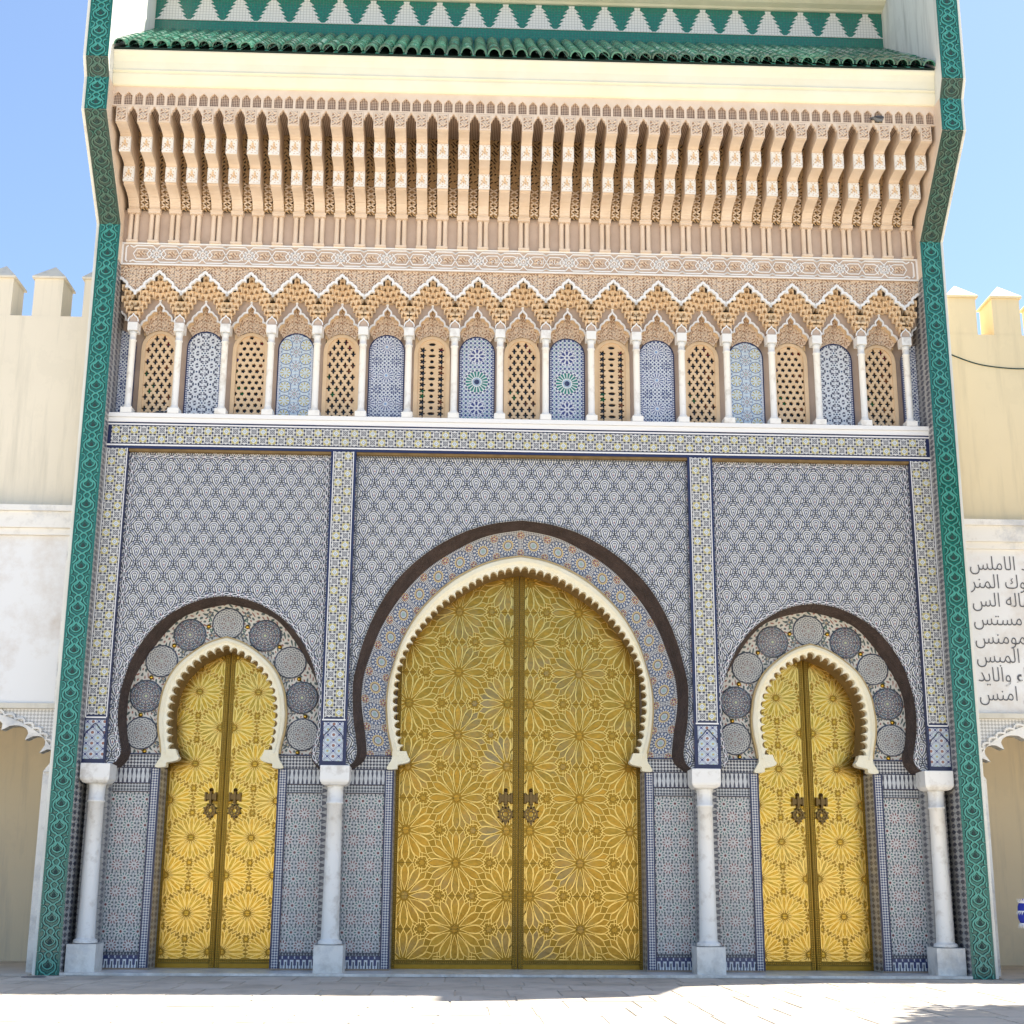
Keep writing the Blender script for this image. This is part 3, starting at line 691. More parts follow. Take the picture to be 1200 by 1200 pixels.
    # knocker
    kx = cx+sgn*.185 if big else cx+sgn*.175; kz = 2.19 if big else 2.21; sc = 1.0 if big else .85
    k = MB()
    k.frust(-.085*sc, .085*sc, .885, .95, .17*sc, .29*sc, .012); k.frust(-.03*sc, .03*sc, .86, .93, .13*sc, .33*sc, .01)
    k.latheY([(.02,0),(.03,.02),(.001,.045)], 0, .345*sc, .93, 10)
    for s2 in (-1, 1): k.frust(s2*.085*sc-.022, s2*.085*sc+.022, .87, .945, .15*sc, .31*sc, .01)
    k.ribbon([(.088*sc*cos(i*pi/12), .088*sc*sin(i*pi/12)) for i in range(24)], .026*sc, .885, .915, closed=True)
    k.ribbon([(.045*sc*cos(i*pi/8), .045*sc*sin(i*pi/8)) for i in range(16)], .018*sc, .880, .915, closed=True)
    for i in range(8):
        a = i*pi/4+pi/8; k.ribbon([(.050*sc*cos(a), .050*sc*sin(a)), (.080*sc*cos(a), .080*sc*sin(a))], .014*sc, .888, .915)
        k.latheY([(.014,0),(.010,.012),(.001,.016)], .112*sc*cos(a), .112*sc*sin(a), .905, 7)
    k.prism([(-.03*sc,-.095*sc),(.03*sc,-.095*sc),(0,-.165*sc)], .885, .91); k.box(-.014, .014, .885, .915, .08*sc, .16*sc)
    k.obj('knocker', M['brassk'], o, (kx, 0, kz))
    if not big: 
        r = MB().box(-.11, .11, .940, .9535, -.17, .31).obj('knocker_plate', M['brassd'], o, (kx, 0, kz)) if False else None
    return o
for cx, wd, top, big in ((0, 1.80, 5.80, True), (-4.285, .832, 4.58, False), (4.285, .832, 4.58, False)):
    for s_ in (-1, 1): leaf(cx, s_, wd, top, big)
# ================================================================== window gallery
PB = .692
sill = MB().box(-W, W, -.03, .40, 7.862, 7.925).obj('gallery_sill', M['white'], gate)
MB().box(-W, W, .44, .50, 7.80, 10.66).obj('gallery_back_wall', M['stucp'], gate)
# window surrounds and panels
def archline(hw, z0, zs, ht, n=14):        # straight sides then a slightly stilted round head
    return [(-hw, z0)]+[(-hw*cos(a), zs+ht*sin(a)) for a in np.linspace(0, pi, n)]+[(hw, z0)]
def holed(b, cells, hole, wcell, hcell, y0, dep, ok, nseg=12):
    for x, z in cells:
        half = [(x-wcell/2, z-hcell/2), (x+wcell/2, z+hcell/2)]
        solid = not ok(x, z) or abs(x)+wcell*.42 > .262
        if solid:
            half = [(max(half[0][0], -.262), half[0][1]), (min(half[1][0], .262), half[1][1])]
            if half[0][0] >= half[1][0]: continue
            b.add([(half[0][0],y0,half[0][1]),(half[1][0],y0,half[0][1]),(half[1][0],y0,half[1][1]),(half[0][0],y0,half[1][1])], [(0,1,2,3)]); continue
        inn = []; out = []
        for k in range(nseg):
            a = 2*pi*k/nseg+pi/nseg*0; r = hole(a); inn.append((x+r*cos(a), z+r*sin(a)))
            c, s = cos(a), sin(a); t = min(wcell/2/abs(c) if abs(c) > 1e-6 else 9, hcell/2/abs(s) if abs(s) > 1e-6 else 9); out.append((x+c*t, z+s*t))
        v = [(p[0], y0, p[1]) for p in out]+[(p[0], y0, p[1]) for p in inn]+[(p[0], y0+dep, p[1]) for p in inn]
        n = nseg; f = [(i, (i+1) % n, (i+1) % n+n, i+n) for i in range(n)]+[(i+n, (i+1) % n+n, (i+1) % n+2*n, i+2*n) for i in range(n)]
        b.add(v, f)
        for sx in (-1, 1):           # corners left by the ray-cast ring
            for sz in (-1, 1):
                cx_, cz_ = x+sx*wcell/2, z+sz*hcell/2
                near = sorted(range(n), key=lambda i: (out[i][0]-cx_)**2+(out[i][1]-cz_)**2)[:2]
                p, q = out[near[0]], out[near[1]]; b.add([(cx_,y0,cz_),(p[0],y0,p[1]),(q[0],y0,q[1])], [(0,1,2)])
ZB, ZS, HW, HT = 7.935, 9.10, .272, .27
def frame_plate(hw_o, hw_i, y0, y1, z0, zi0, ht_o, ht_i, zs=ZS):
    b = MB(); A = resample(archline(hw_o, z0, zs, ht_o), 60); B = resample(archline(hw_i, zi0, zs, ht_i), 60)
    b.loft(A, y0, B, y0); b.loft(B, y0, B, y1); b.loft(A, y0, A, y1+.02); return b
wmesh = {}
for kind in 'ABC':
    fr = frame_plate(.275, .215, .36, .42, ZB, ZB+.05, .275, .225).mesh('lattice_frame', M['stucw'])
    fb = MB().box(-.22, .22, .362, .40, ZB, ZB+.055)
    b = MB(); y0 = .385; ok = lambda x, z: (z < ZS+.02 or hypot(x/.20, (z-ZS)/.215) < .98)
    if kind == 'A':
        w_, h_ = .118, .094; ce = []
        for r in range(15):
            off = 0 if r % 2 == 0 else w_/2
            z = ZB+.10+r*h_
            for i in (-3,-2,-1,0,1,2,3):
                ce.append((i*w_+off-0, z))
        ce = [(x, z) for x, z in ce if abs(x) < .29 and z < 9.40]
        hole = lambda a: .023+.027*abs(cos(2*a))**1.6*(1.2 if abs(sin(a)) > .7 else .75)
        holed(b, ce, hole, w_, h_, y0, .03, ok, 16)
    elif kind == 'B':
        w_, h_ = .105, .091; ce = [((i+(.5 if r % 2 else 0))*w_, ZB+.095+r*h_) for r in range(16) for i in (-2,-1,0,1,2)]
        ce = [c for c in ce if abs(c[0]) < .25 and c[1] < 9.38]
        cc = {}
        def hole(a): return .033+.006*cos(5*a)
        holed(b, ce, hole, w_, h_, y0, .03, ok, 10)
    else:
        ce = [((i)*.14, ZB+.10+r*.0935) for r in range(15) for i in (-1,0,1)]
        ca = [c for c in ce if abs(c[0]) < .01]; cb = [c for c in ce if abs(c[0]) > .01]
        holed(b, ca[::2], lambda a: .030, .14, .0935, y0, .03, ok, 10); holed(b, ca[1::2], lambda a: 1/sqrt((cos(a)/.060)**2+(sin(a)/.026)**2), .14, .0935, y0, .03, ok, 12)
        holed(b, cb, lambda a: .027+.024*abs(cos(2.5*a)), .14, .0935, y0, .03, ok, 20)
        b.box(-.26, -.208, y0, .40, ZB, 9.38); b.box(.208, .26, y0, .40, ZB, 9.38)
    wmesh[kind] = (fr, fb.mesh('bottom_rail', M['stucw']), b.mesh('pierced_lattice', M['stucw']))
glm = MB().box(-.25, .25, .425, .435, ZB, 9.38).mesh('glass', M['glass'])
def tilepanel(k):
    b = MB(); P = archline(HW, ZB, ZS, HT, 22); b.prism(P, .35, .42); b.uv = [(u, v-8.62) for u, v in b.uv]; return b.mesh('tile_panel', M['pan%d' % k])
tp = [tilepanel(k) for k in range(4)]
rimm = MB(); rimm.ribbon(archline(HW-.004, ZB, ZS, HT-.004, 22), .016, .342, .352); rimme = rimm.mesh('panel_rim', M['base_blue'])
seq = {-8:'A',-7:0,-6:'B',-5:1,-4:'A',-3:2,-2:'C',-1:3,0:'A',1:3,2:'C',3:2,4:'A',5:1,6:'B',7:0,8:'A'}
names = {'A':'amber lattice window of star shaped piercings','B':'amber lattice window of round piercings','C':'amber lattice window of stars and ovals',0:'white tile window panel with small dark stars',1:'pale blue tile window panel with eight petalled rosettes',2:'navy and white tile window panel with ray stars',3:'tile window panel with a large green sunburst'}
for i, k in seq.items():
    x = i*PB
    if k in ('A','B','C'):
        o = put('lattice_window', wmesh[k][0], gate, (x,0,0), label=names[k]); put('bottom_rail', wmesh[k][1], o); put('pierced_lattice', wmesh[k][2], o); put('glass', glm, o)
    else:
        o = put('tile_window', tp[k], gate, (x,0,0), label=names[k]); put('panel_rim', rimme, o)
for s_ in (-1, 1):      # half windows against the wings
    b = MB(); P = [(px, pz) for px, pz in archline(HW, ZB, ZS, HT, 22)]; P = clip([(px*s_, pz) for px, pz in P], -.35 if s_ > 0 else -.02 if False else -.27, .27, ZB, 9.5)
    P = clip(P, *((-.27, -.02) if s_ > 0 else (.02, .27)), ZB, 9.5)
    b.prism(P, .35, .42); b.uv = [(u, v-8.62) for u, v in b.uv]; b.obj('tile_window', M['pan2'], gate, (s_*(9*PB-.06), 0, 0))
# lower cusped arches with tympanum
def lobes(anchors, bul):
    out = []
    for (x0, z0), (x1, z1) in zip(anchors[:-1], anchors[1:]):
        dx, dz = x1-x0, z1-z0; l = hypot(dx, dz); nx, nz = -dz/l, dx/l
        if nz < 0: nx, nz = -nx, -nz
        for k in range(5):
            t = k/5; h = bul*l*(1-(2*t-1)**2); out.append((x0+dx*t+nx*h, z0+dz*t+nz*h))
    return out+[anchors[-1]]
LOW = [(0,9.775),(.006,9.745)]+lobes([(.030,9.715),(.055,9.63),(.135,9.575),(.19,9.475),(.268,9.385)], .20)
LOWc = mirror(LOW[::-1])[0:0]+[(-x, z) for x, z in LOW[::-1]]+LOW[1:]
def clipx(P, x0, x1): return [p for p in P if x0 <= p[0] <= x1]
b = MB()      # wall plate above the lower arches (y .20), one bay, opening below
b.loft(LOWc, .20, [(x, 10.22) for x, z in LOWc], .20); b.box(-PB/2, LOWc[0][0], .20, .215, 9.30, 10.22); b.box(LOWc[-1][0], PB/2, .20, .215, 9.30, 10.22); low_wall = b.mesh('upper_bay_wall', M['stucp'])
b = MB(); b.ribbon(LOWc, .025, .170, .200); b.prism([(-.012,9.775),(.012,9.775),(.02,9.80),(.012,9.825),(0,9.835),(-.012,9.825),(-.02,9.80)], .17, .20); low_rib = b.mesh('cusped_arch_line', M['white'])
b = MB(); b.loft(LOWc, .20, [(x*.93, z-.02) for x, z in LOWc], .36)
# rows of little carved hollows in the tympanum
inn = archline(HW+.005, 9.10, ZS, HT+.005, 26)
A = resample(LOWc, 40); Bq = resample([p for p in inn if p[1] >= 9.28], 40)
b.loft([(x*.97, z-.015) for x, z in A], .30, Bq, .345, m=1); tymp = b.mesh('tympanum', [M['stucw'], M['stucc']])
# upper cusped arches
UP = [(0,10.19),(.02,10.175)]+lobes([(.035,10.15),(.085,10.065),(.165,10.03),(.215,9.935),(.285,9.885),(.346,9.80)], .24)
UPc = [(-x, z) for x, z in UP[::-1]]+UP[1:]
b = MB(); b.ribbon(UPc, .035, -.035, .02); up_rib = b.mesh('lambrequin_arch_line', M['white'])
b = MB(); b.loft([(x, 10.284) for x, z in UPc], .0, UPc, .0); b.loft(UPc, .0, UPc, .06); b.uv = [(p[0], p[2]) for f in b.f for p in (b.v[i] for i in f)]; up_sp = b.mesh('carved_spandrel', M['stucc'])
# muqarnas: little hooded niches stepping down towards each colonnette
def niche_cell(b, x, z, y, w_, h_, dp):
    n = 6; fr = [(-w_/2, 0), (-w_/2, h_*.55), (-w_*.30, h_*.85), (0, h_), (w_*.30, h_*.85), (w_/2, h_*.55), (w_/2, 0)]
    inn = [(px*.62, pz*.80+.002) for px, pz in fr]
    top = h_+.008; 
    v = [(x+px, y, z+pz) for px, pz in fr]+[(x+px, y, z+pz) for px, pz in inn]+[(x+px*.5, y+dp, z+pz*.8) for px, pz in inn]+[(x-w_/2, y-.012, z+top), (x+w_/2, y-.012, z+top), (x-w_/2, y+.05, z+top), (x+w_/2, y+.05, z+top),(x-w_/2,y+.06,z),(x+w_/2,y+.06,z)]
    f = [(i, i+1, i+8, i+7) for i in range(6)]+[(i+7, i+8, i+15, i+14) for i in range(6)]+[list(range(14, 21))]
    f += [(0, 3, 21), (1, 2, 3, 21), (3, 6, 22), (3, 4, 5, 22), (21, 22, 3), (21, 22, 24, 23), (0, 7, 13, 6), (0, 6, 26, 25), (0, 21, 23, 25), (6, 22, 24, 26)]
    b.add(v, f)
b = MB(); dz = .088; MK = 8
def muq_cells(b, test=lambda x: True, tx=lambda x: x):
    for r in range(8):
        z = 10.075-r*dz
        for i in range(MK+1):
            x = -PB/2+(i+(.5 if r % 2 else 0))*PB/MK
            if x > PB/2+.001 or not test(x): continue
            if z+.02 > up_at(x) or z < lo_at(x)-.03: continue
            e = abs(x)/(PB/2); y = .15*(1-e)**.9*min(1, (up_at(x)-z)/.22+.1)+.02*(r % 2)
            niche_cell(b, tx(x), z, y-.02, PB/MK*.97, dz*.90, .085)
def up_at(x): return np.interp(abs(x), [0,.035,.085,.165,.215,.285,.346], [10.19,10.15,10.075,10.04,9.95,9.90,9.81])
def lo_at(x): return np.interp(abs(x), [0,.07,.14,.20,.26,.30,.346], [9.80,9.77,9.70,9.60,9.52,9.47,9.44])
muq_cells(b)
# stalk above each colonnette
for sx in (-1, 1):
    for q, (z0, z1, hw_, yy) in enumerate(((9.44,9.50,.030,.02),(9.50,9.56,.055,-.005),(9.56,9.61,.085,-.03))):
        x0, x1 = (sx*PB/2-(hw_ if sx > 0 else 0), sx*PB/2+(hw_ if sx < 0 else 0)); b.frust(x0, x1, yy, .20, z0, z1-.006, .006)
muq = b.mesh('muqarnas', M['stucw'])
for i in range(-9, 10):
    x = i*PB
    if abs(i) == 9:      # cut bay against the wing
        continue
    o = put('carved_bay', low_wall, gate, (x,0,0)); put('cusped_arch_line', low_rib, o); put('tympanum', tymp, o)
    put('lambrequin_arch_line', up_rib, o); put('carved_spandrel', up_sp, o); q = put('muqarnas', muq, o); q['kind'] = 'stuff'
for s_ in (-1, 1):       # the partial bays at both ends
    cut = .246; b = MB(); g = lambda P: [(x, z) for x, z in P]
    L_ = [(x-0, z) for x, z in LOW[::-1]]            # from foot(.268) to peak(0)
    Lx = [(PB/2-x, z) for x, z in LOW[::-1] if PB/2-x <= cut]
    base = [(0, 9.30), (PB/2-.285, 9.30)]+Lx+[(cut, Lx[-1][1]+.03), (cut, 10.2), (0, 10.2)]
    b.prism([(s_*x, z) for x, z in base], .20, .215); o = b.obj('carved_bay', M['stucp'], gate, (s_*8.5*PB, 0, 0))
    b = MB(); b.ribbon([(s_*x, z) for x, z in Lx], .026, .17, .20); b.obj('cusped_arch_line', M['white'], o)
    Ux = [(PB/2-x, z) for x, z in UP[::-1] if PB/2-x <= cut]
    b = MB(); b.ribbon([(s_*x, z) for x, z in Ux], .036, -.03, .02); b.obj('lambrequin_arch_line', M['white'], o)
    b = MB(); b.prism([(s_*x, z) for x, z in Ux+[(cut, 10.30), (0, 10.30)]], .0, .06); b.obj('carved_spandrel', M['stucc'], o)
    b = MB(); 
    muq_cells(b, lambda x: x < -.13, lambda x: s_*(x+PB/2))
    b.obj('muqarnas', M['stucw'], o)['kind'] = 'stuff'
# colonnettes
b = MB(); b.lathe([(.066,8.02),(.066,8.045),(.055,8.06),(.050,8.08),(.050,9.08),(.060,9.085),(.060,9.10),(.050,9.11),(.052,9.19),(.070,9.225)], 0, .06, 18)
clm = b.mesh('colonnette', M['wmarble'])
b = MB(); b.frust(-.088, .088, -.028, .15, 7.925, 8.02, .006); clb = b.mesh('base', M['wmarble'])
b = MB(); b.frust(-.085, .085, -.02, .15, 9.222, 9.375, .012); clc = b.mesh('capital', M['wmarble'])
b = MB(); b.ribbon([(-.075,9.375),(-.070,9.42),(-.045,9.455),(-.02,9.47),(0,9.50),(.02,9.47),(.045,9.455),(.070,9.42),(.075,9.375)], .016, -.01, .02); b.prism([(-.06,9.375),(.06,9.375),(.045,9.44),(0,9.47),(-.045,9.44)], .01, .2, m=1)
clt = b.mesh('capital_gablet', [M['white'], M['stucp']])
for i in range(18):
    x = (i-8.5)*PB; o = put('colonnette', clm, gate, (x,0,0)); put('base', clb, o); put('capital', clc, o); put('capital_gablet', clt, o)
# ================================================================== frieze
fz0, fz1 = 10.285, 10.65; zm = (fz0+fz1)/2
fr = MB().box(-W, W, -.03, .45, fz0, fz1).obj('frieze', M['stucp'], gate)
b = MB()
for z, h in ((fz0+.012,.022),(fz1-.012,.022)): b.box(-W, W, -.048, -.03, z-h/2, z+h/2)
for s_ in (-1, 1): b.box(s_*(W-.005), s_*(W-.03), -.048, -.03, fz0+.02, fz1-.02)
PF = .70
b.ribbon([(-W+.10, zm-.135), (-W+.07, zm-.105), (-W+.07, zm+.105), (-W+.10, zm+.135)], .020, -.046, -.03); b.ribbon([(W-.10, zm-.135), (W-.07, zm-.105), (W-.07, zm+.105), (W-.10, zm+.135)], .020, -.046, -.03)
b.obj('frieze_border', M['white'], fr)
st_ = MB()
for k in range(2):
    sq = [(.085*cos(a), .085*sin(a)) for a in [pi/4*k+j*pi/2 for j in range(4)]]; st_.ribbon(sq, .013, -.044, -.03, closed=True)
st_.ribbon([(.04*cos(a*pi/5), .04*sin(a*pi/5)) for a in range(10)], .012, -.04, -.03, closed=True); st_.latheY([(.016,0),(.012,.008),(.001,.01)], 0, 0, -.03, 8)
for s_ in (-1, 1):
    st_.ribbon([(s_*.01, s2*.085) for s2 in (1,)]+[(s_*.055, .135)], .013, -.043, -.03); st_.ribbon([(s_*.01, -.085), (s_*.055, -.135)], .013, -.043, -.03)
    st_.ribbon([(s_*.055, .135), (s_*.30, .135), (s_*.35, .105), (s_*.40, .135)], .018, -.046, -.03); st_.ribbon([(s_*.055, -.135), (s_*.30, -.135), (s_*.35, -.105), (s_*.40, -.135)], .018, -.046, -.03)
    st_.ribbon([(s_*.085, .085), (s_*.145, 0), (s_*.085, -.085)], .012, -.041, -.03); st_.ribbon([(s_*.06, 0), (s_*.12, .07), (s_*.155, .085), (s_*.30, .085), (s_*.35, .0), (s_*.30, -.085), (s_*.155, -.085), (s_*.12, -.07), (s_*.06, 0)], .012, -.043, -.03)
stm = st_.mesh('interlace_star', M['white'])
insm = MB().prism([(-.085, 0), (-.06, .05), (.05, .05), (.085, 0), (.05, -.05), (-.06, -.05)], -.036, -.03).mesh('carved_inset', M['stucc'])
for i in range(-8, 9):
    put('interlace_star', stm, fr, (i*PF, 0, zm)); put('carved_inset', insm, fr, (i*PF-.235, 0, zm)); put('carved_inset', insm, fr, (i*PF+.235, 0, zm))
# ================================================================== Arabic lettering
FB = {'ا':(0xFE8D,0xFE8E),'ب':(0xFE8F,0xFE90,0xFE91,0xFE92),'ت':(0xFE95,0xFE96,0xFE97,0xFE98),'ث':(0xFE99,0xFE9A,0xFE9B,0xFE9C),'ج':(0xFE9D,0xFE9E,0xFE9F,0xFEA0),'ح':(0xFEA1,0xFEA2,0xFEA3,0xFEA4),'خ':(0xFEA5,0xFEA6,0xFEA7,0xFEA8),
 'د':(0xFEA9,0xFEAA),'ذ':(0xFEAB,0xFEAC),'ر':(0xFEAD,0xFEAE),'ز':(0xFEAF,0xFEB0),'س':(0xFEB1,0xFEB2,0xFEB3,0xFEB4),'ش':(0xFEB5,0xFEB6,0xFEB7,0xFEB8),'ص':(0xFEB9,0xFEBA,0xFEBB,0xFEBC),'ع':(0xFEC9,0xFECA,0xFECB,0xFECC),
 'ف':(0xFED1,0xFED2,0xFED3,0xFED4),'ق':(0xFED5,0xFED6,0xFED7,0xFED8),'ك':(0xFED9,0xFEDA,0xFEDB,0xFEDC),'ل':(0xFEDD,0xFEDE,0xFEDF,0xFEE0),'م':(0xFEE1,0xFEE2,0xFEE3,0xFEE4),'ن':(0xFEE5,0xFEE6,0xFEE7,0xFEE8),'ه':(0xFEE9,0xFEEA,0xFEEB,0xFEEC),
 'و':(0xFEED,0xFEEE),'ي':(0xFEF1,0xFEF2,0xFEF3,0xFEF4),'ء':(0xFE80,)}
def shape(t):
    out = []
    for i, c in enumerate(t):
        if c not in FB: out.append(c); continue
        prev = t[i-1] if i else ' '; nxt = t[i+1] if i+1 < len(t) else ' '
        jp = prev in FB and len(FB[prev]) == 4; jn = nxt in FB and len(FB[nxt]) >= 2 and len(FB[c]) == 4
        k = (3 if jn else 1) if (jp and len(FB[c]) > 1) else (2 if jn else 0)
        out.append(chr(FB[c][k]))
    return ''.join(out[::-1])
def text_mesh(t, size, mt, squeeze=1.0, thin=-.004):
    c = bpy.data.curves.new('inscription', 'FONT'); c.body = shape(t); c.size = size; c.extrude = .004; c.offset = thin*size; c.resolution_u = 3
    o = bpy.data.objects.new('inscription', c); C.objects.link(o); bpy.context.view_layer.update()
    me = bpy.data.meshes.new_from_object(o.evaluated_get(bpy.context.evaluated_depsgraph_get())); bpy.data.objects.remove(o)
    me.materials.clear(); me.materials.append(mt); return me
M['ink'] = mat('black_carved_letters', (.10,.10,.11), .6)
for s_ in (-1, 1):
    put('inscription', text_mesh('الملك لله' if s_ > 0 else 'الحمد لله', .115, M['white']), fr, (s_*.35-.15, -.036, zm-.03), (pi/2, 0, 0), (1.0, .8, 1))
# ================================================================== corbel zone
PK = .3145; NB = 39
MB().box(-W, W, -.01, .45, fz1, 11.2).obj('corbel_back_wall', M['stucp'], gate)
b = MB(); b.box(-.09, .09, -.115, 0, 11.115, 11.175); b.frust(-.098, .098, -.125, 0, 11.15, 11.178, .004)
cap_me = b.mesh('bracket_impost', M['stuc']); plm = MB().box(-.085,.085,-.09,0,fz1,fz1+.03).mesh('bracket_plinth', M['stuc'])
pair = MB().lathe([(.040,fz1+.03),(.036,fz1+.05),(.034,11.09),(.040,11.115)], 0, -.05, 10).mesh('shaft', M['stuc'])
def arc(y0, z0, y1, z1, n=6, cc=True):     # quarter ellipse from (y0,z0) to (y1,z1)
    out = []
    for k in range(n+1):
        a = pi/2*k/n; out.append((y0+(y1-y0)*sin(a), z0+(z1-z0)*(1-cos(a))) if cc else (y0+(y1-y0)*(1-cos(a)), z0+(z1-z0)*sin(a)))
    return out
prof = [(.30,11.176),(-.10,11.176),(-.115,11.20)]+arc(-.13,11.21,-.50,11.37,7,False)+[(-.53,11.375),(-.53,11.40)]+[(-.575,11.40),(-.575,11.635)]+[(-.585,11.635),(-.585,11.66)]+arc(-.60,11.665,-.88,11.70,5,False)+[(-.92,11.70),(-.92,11.945),(-.93,11.945),(-.93,11.965)]+arc(-.95,11.97,-1.19,12.0,5,False)+[(-1.225,12.0),(-1.225,12.27),(.30,12.27)]
b = MB(); b.extx(prof, -.079, .079); brk = b.mesh('bracket', M['stucb'])
b = MB()
fm = MB(); fm.frust(-.084, .084, -.03, 0, -.1195, .1195, .004)
fpm = fm.mesh('painted_face', M['white'])
ff = MB(); ff.prism([(-.055,-.075),(.055,-.075),(.055,.03),(.03,.07),(0,.085),(-.03,.07),(-.055,.03)], -.034, -.030)
ff.ribbon([(-.068,-.10),(-.068,.10),(.068,.10),(.068,-.10)], .010, -.0335, -.030, closed=True); fcm = ff.mesh('carved_face_motif', M['face'])
ol = MB(); ol.ribbon([(-.035,-.06),(-.025,-.015),(0,.005),(.025,-.015),(.035,-.06)], .014, -.040, -.033); ol.prism([(-.018,.022),(0,.008),(.018,.022),(.016,.048),(0,.062),(-.016,.048)], -.040, -.033)
olm = ol.mesh('carved_bud', M['stucw'])
tsq = MB(); tsq.frust(-.084, .084, -1.265, -1.215, 12.0, 12.262, .004); tsm = tsq.mesh('bracket_head', M['stuc'])
tq = MB(); tq.prism([(-.062,12.03),(.062,12.03),(.062,12.235),(-.062,12.235)], -1.270, -1.262); tqm = tq.mesh('carved_square', M['stucc'])
for i in range(NB):
    x = (i-(NB-1)/2)*PK
    o = put('bracket', brk, gate, (x,0,0)); put('bracket_impost', cap_me, o); put('bracket_plinth', plm, o); 
    for s_ in (-1, 1): put('shaft', pair, o, (s_*.045, 0, 0))
    for yy, zc in ((-.57, 11.5175), (-.915, 11.8225)):
        put('painted_face', fpm, o, (0, yy, zc)); put('carved_face_motif', fcm, o, (0, yy, zc)); put('carved_bud', olm, o, (0, yy, zc))
    put('bracket_head', tsm, o); put('carved_square', tqm, o)
# pierced panels deep between the brackets
b = MB(); v = [(-.078,-.06,11.18),(.078,-.06,11.18),(.078,-.17,11.45),(-.078,-.17,11.45),(.078,-.50,12.27),(-.078,-.50,12.27)]
b.add(v, [(0,1,2,3),(3,2,4,5)], [(-.07,0),(.07,0),(.07,.28),(-.07,.28),(.07,1.1),(-.07,1.1)])
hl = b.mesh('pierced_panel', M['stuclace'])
kb = MB()
for j in range(5):
    z = 11.24+j*.075; y = -.075-((z-11.18)*.42); 
    for s_ in (-1, 1): kb.ribbon([(s_*.055, z-.035), (0, z), (s_*.055, z+.035)], .016, y-.02, y)
kb.latheY([(.02,0),(.014,.012),(.001,.016)], 0, 11.30, -.09, 8)
kbm = kb.mesh('lace_strapwork', M['stuc'])
gh = MB(); gh.prism([(-.074,12.262),(-.074,12.15),(-.056,12.155),(-.048,12.205),(-.025,12.215),(-.018,12.245),(0,12.258),(.018,12.245),(.025,12.215),(.048,12.205),(.056,12.155),(.074,12.15),(.074,12.262)], -1.262, -1.20)
ghm = gh.mesh('gap_arch', M['stuc'])
for i in range(NB-1):
    x = (i-(NB-2)/2)*PK; o = put('pierced_panel', hl, gate, (x,0,0)); put('lace_strapwork', kbm, o); put('gap_arch', ghm, o)
# small niche arcade under the cornice
MB().box(-W, W, -1.225, .30, 12.272, 12.60).obj('niche_back', M['nlat'], gate)
b = MB(); w_ = PK/2; out = [(-w_/2,12.263),(w_/2,12.263),(w_/2,12.60),(-w_/2,12.60)]
A = [(-.061,12.285),(-.061,12.40),(-.060,12.435),(-.040,12.455),(-.026,12.475),(0,12.495),(.026,12.475),(.040,12.455),(.060,12.435),(.061,12.40),(.061,12.285)]
O2 = [(-w_/2,12.285),(-w_/2,12.40),(-w_/2,12.45),(-w_/2,12.52),(-w_/4,12.52),(0,12.52),(w_/4,12.52),(w_/2,12.52),(w_/2,12.45),(w_/2,12.40),(w_/2,12.285)]
b.loft(O2, -1.262, A, -1.262); b.loft(A, -1.262, A, -1.222); b.box(-w_/2, w_/2, -1.262, -1.226, 12.2645, 12.285); b.box(-w_/2, w_/2, -1.262, -1.226, 12.52, 12.60)
nm_ = b.mesh('small_niche', M['stuc'])
for i in range(78):
    put('small_niche', nm_, gate, ((i-38.5)*w_, 0, 0))
# ================================================================== cornice
prof = [(.30,12.585),(-1.28,12.585),(-1.30,12.60),(-1.335,12.70),(-1.345,12.745),(-1.32,12.755),(-1.32,12.775),(-1.35,12.80),(-1.335,12.84),(-1.345,12.95),(-1.37,13.04),(-1.40,13.085),(-1.40,13.11),(.30,13.11)]
MB().extx(prof, -W, W).obj('cornice', M['creamp'], gate)
MB().extx([(.9,14.80),(.30,13.112),(-1.38,13.112),(-1.38,13.12),(.90,14.82)], -W, W).obj('roof_bed', M['grout'], gate)
# ================================================================== tiled eave
NT = 60; PT = 2*W/NT
sl = atan2(14.84-13.13, .90+1.42); SLl = hypot(14.84-13.13, 2.32)
def barrel(r, l):
    b = MB(); n = 8; v = []; uvv = []
    for j, (t, rr) in enumerate(((0, r*1.04), (l, r*.90))):
        for k in range(n+1):
            a = pi*k/n; v.append((rr*cos(a), t, rr*sin(a)+.02)); uvv.append((k*.03, t))
    v += [(px*.80, 0, (pz-.02)*.80+.02) for px, _, pz in v[:n+1]]
    m_ = n+1
    f = [(k, k+1, m_+k+1, m_+k) for k in range(n)]; b.add(v, f, uvv+uvv[:m_], smooth=True)
    b.add(v, [(k+1, k, 2*m_+k, 2*m_+k+1) for k in range(n)], uvv+uvv[:m_]); return b
NR = 10; st0 = SLl/NR
tm = barrel(PT*.44, st0*1.25).mesh('roof_tile', M['rooft'])
back = MB()
roof = MB().extx([(-1.42,13.128),(-1.36,13.128),(.9,14.835),(.9,14.87)], -W, W).obj('eave_roof', M['grout'], gate)
rng = random.Random(3)
rt = barrel(PT*.44, st0*1.25)
for r in range(NR):
    for i in range(NT):
        x = -W+(i+.5)*PT; y = -1.44+cos(sl)*st0*r; z = 13.135+sin(sl)*st0*r
        jx, jr = rng.uniform(-.006, .006), rng.uniform(-.03, .03)
        if r < 5:
            put('roof_tile', tm, roof, (x+jx, y+rng.uniform(-.012,.012), z+rng.uniform(0,.006)), (sl+rng.uniform(-.02,.02), 0, jr))
        else:
            v = [(x+jx+a, y+cos(sl)*c-sin(sl)*d, z+sin(sl)*c+cos(sl)*d) for a, c, d in rt.v]; back.add(v, rt.f, None, smooth=False)
q = back.obj('roof_tiles', M['rooft'], roof); q['kind'] = 'stuff'
pn = MB()
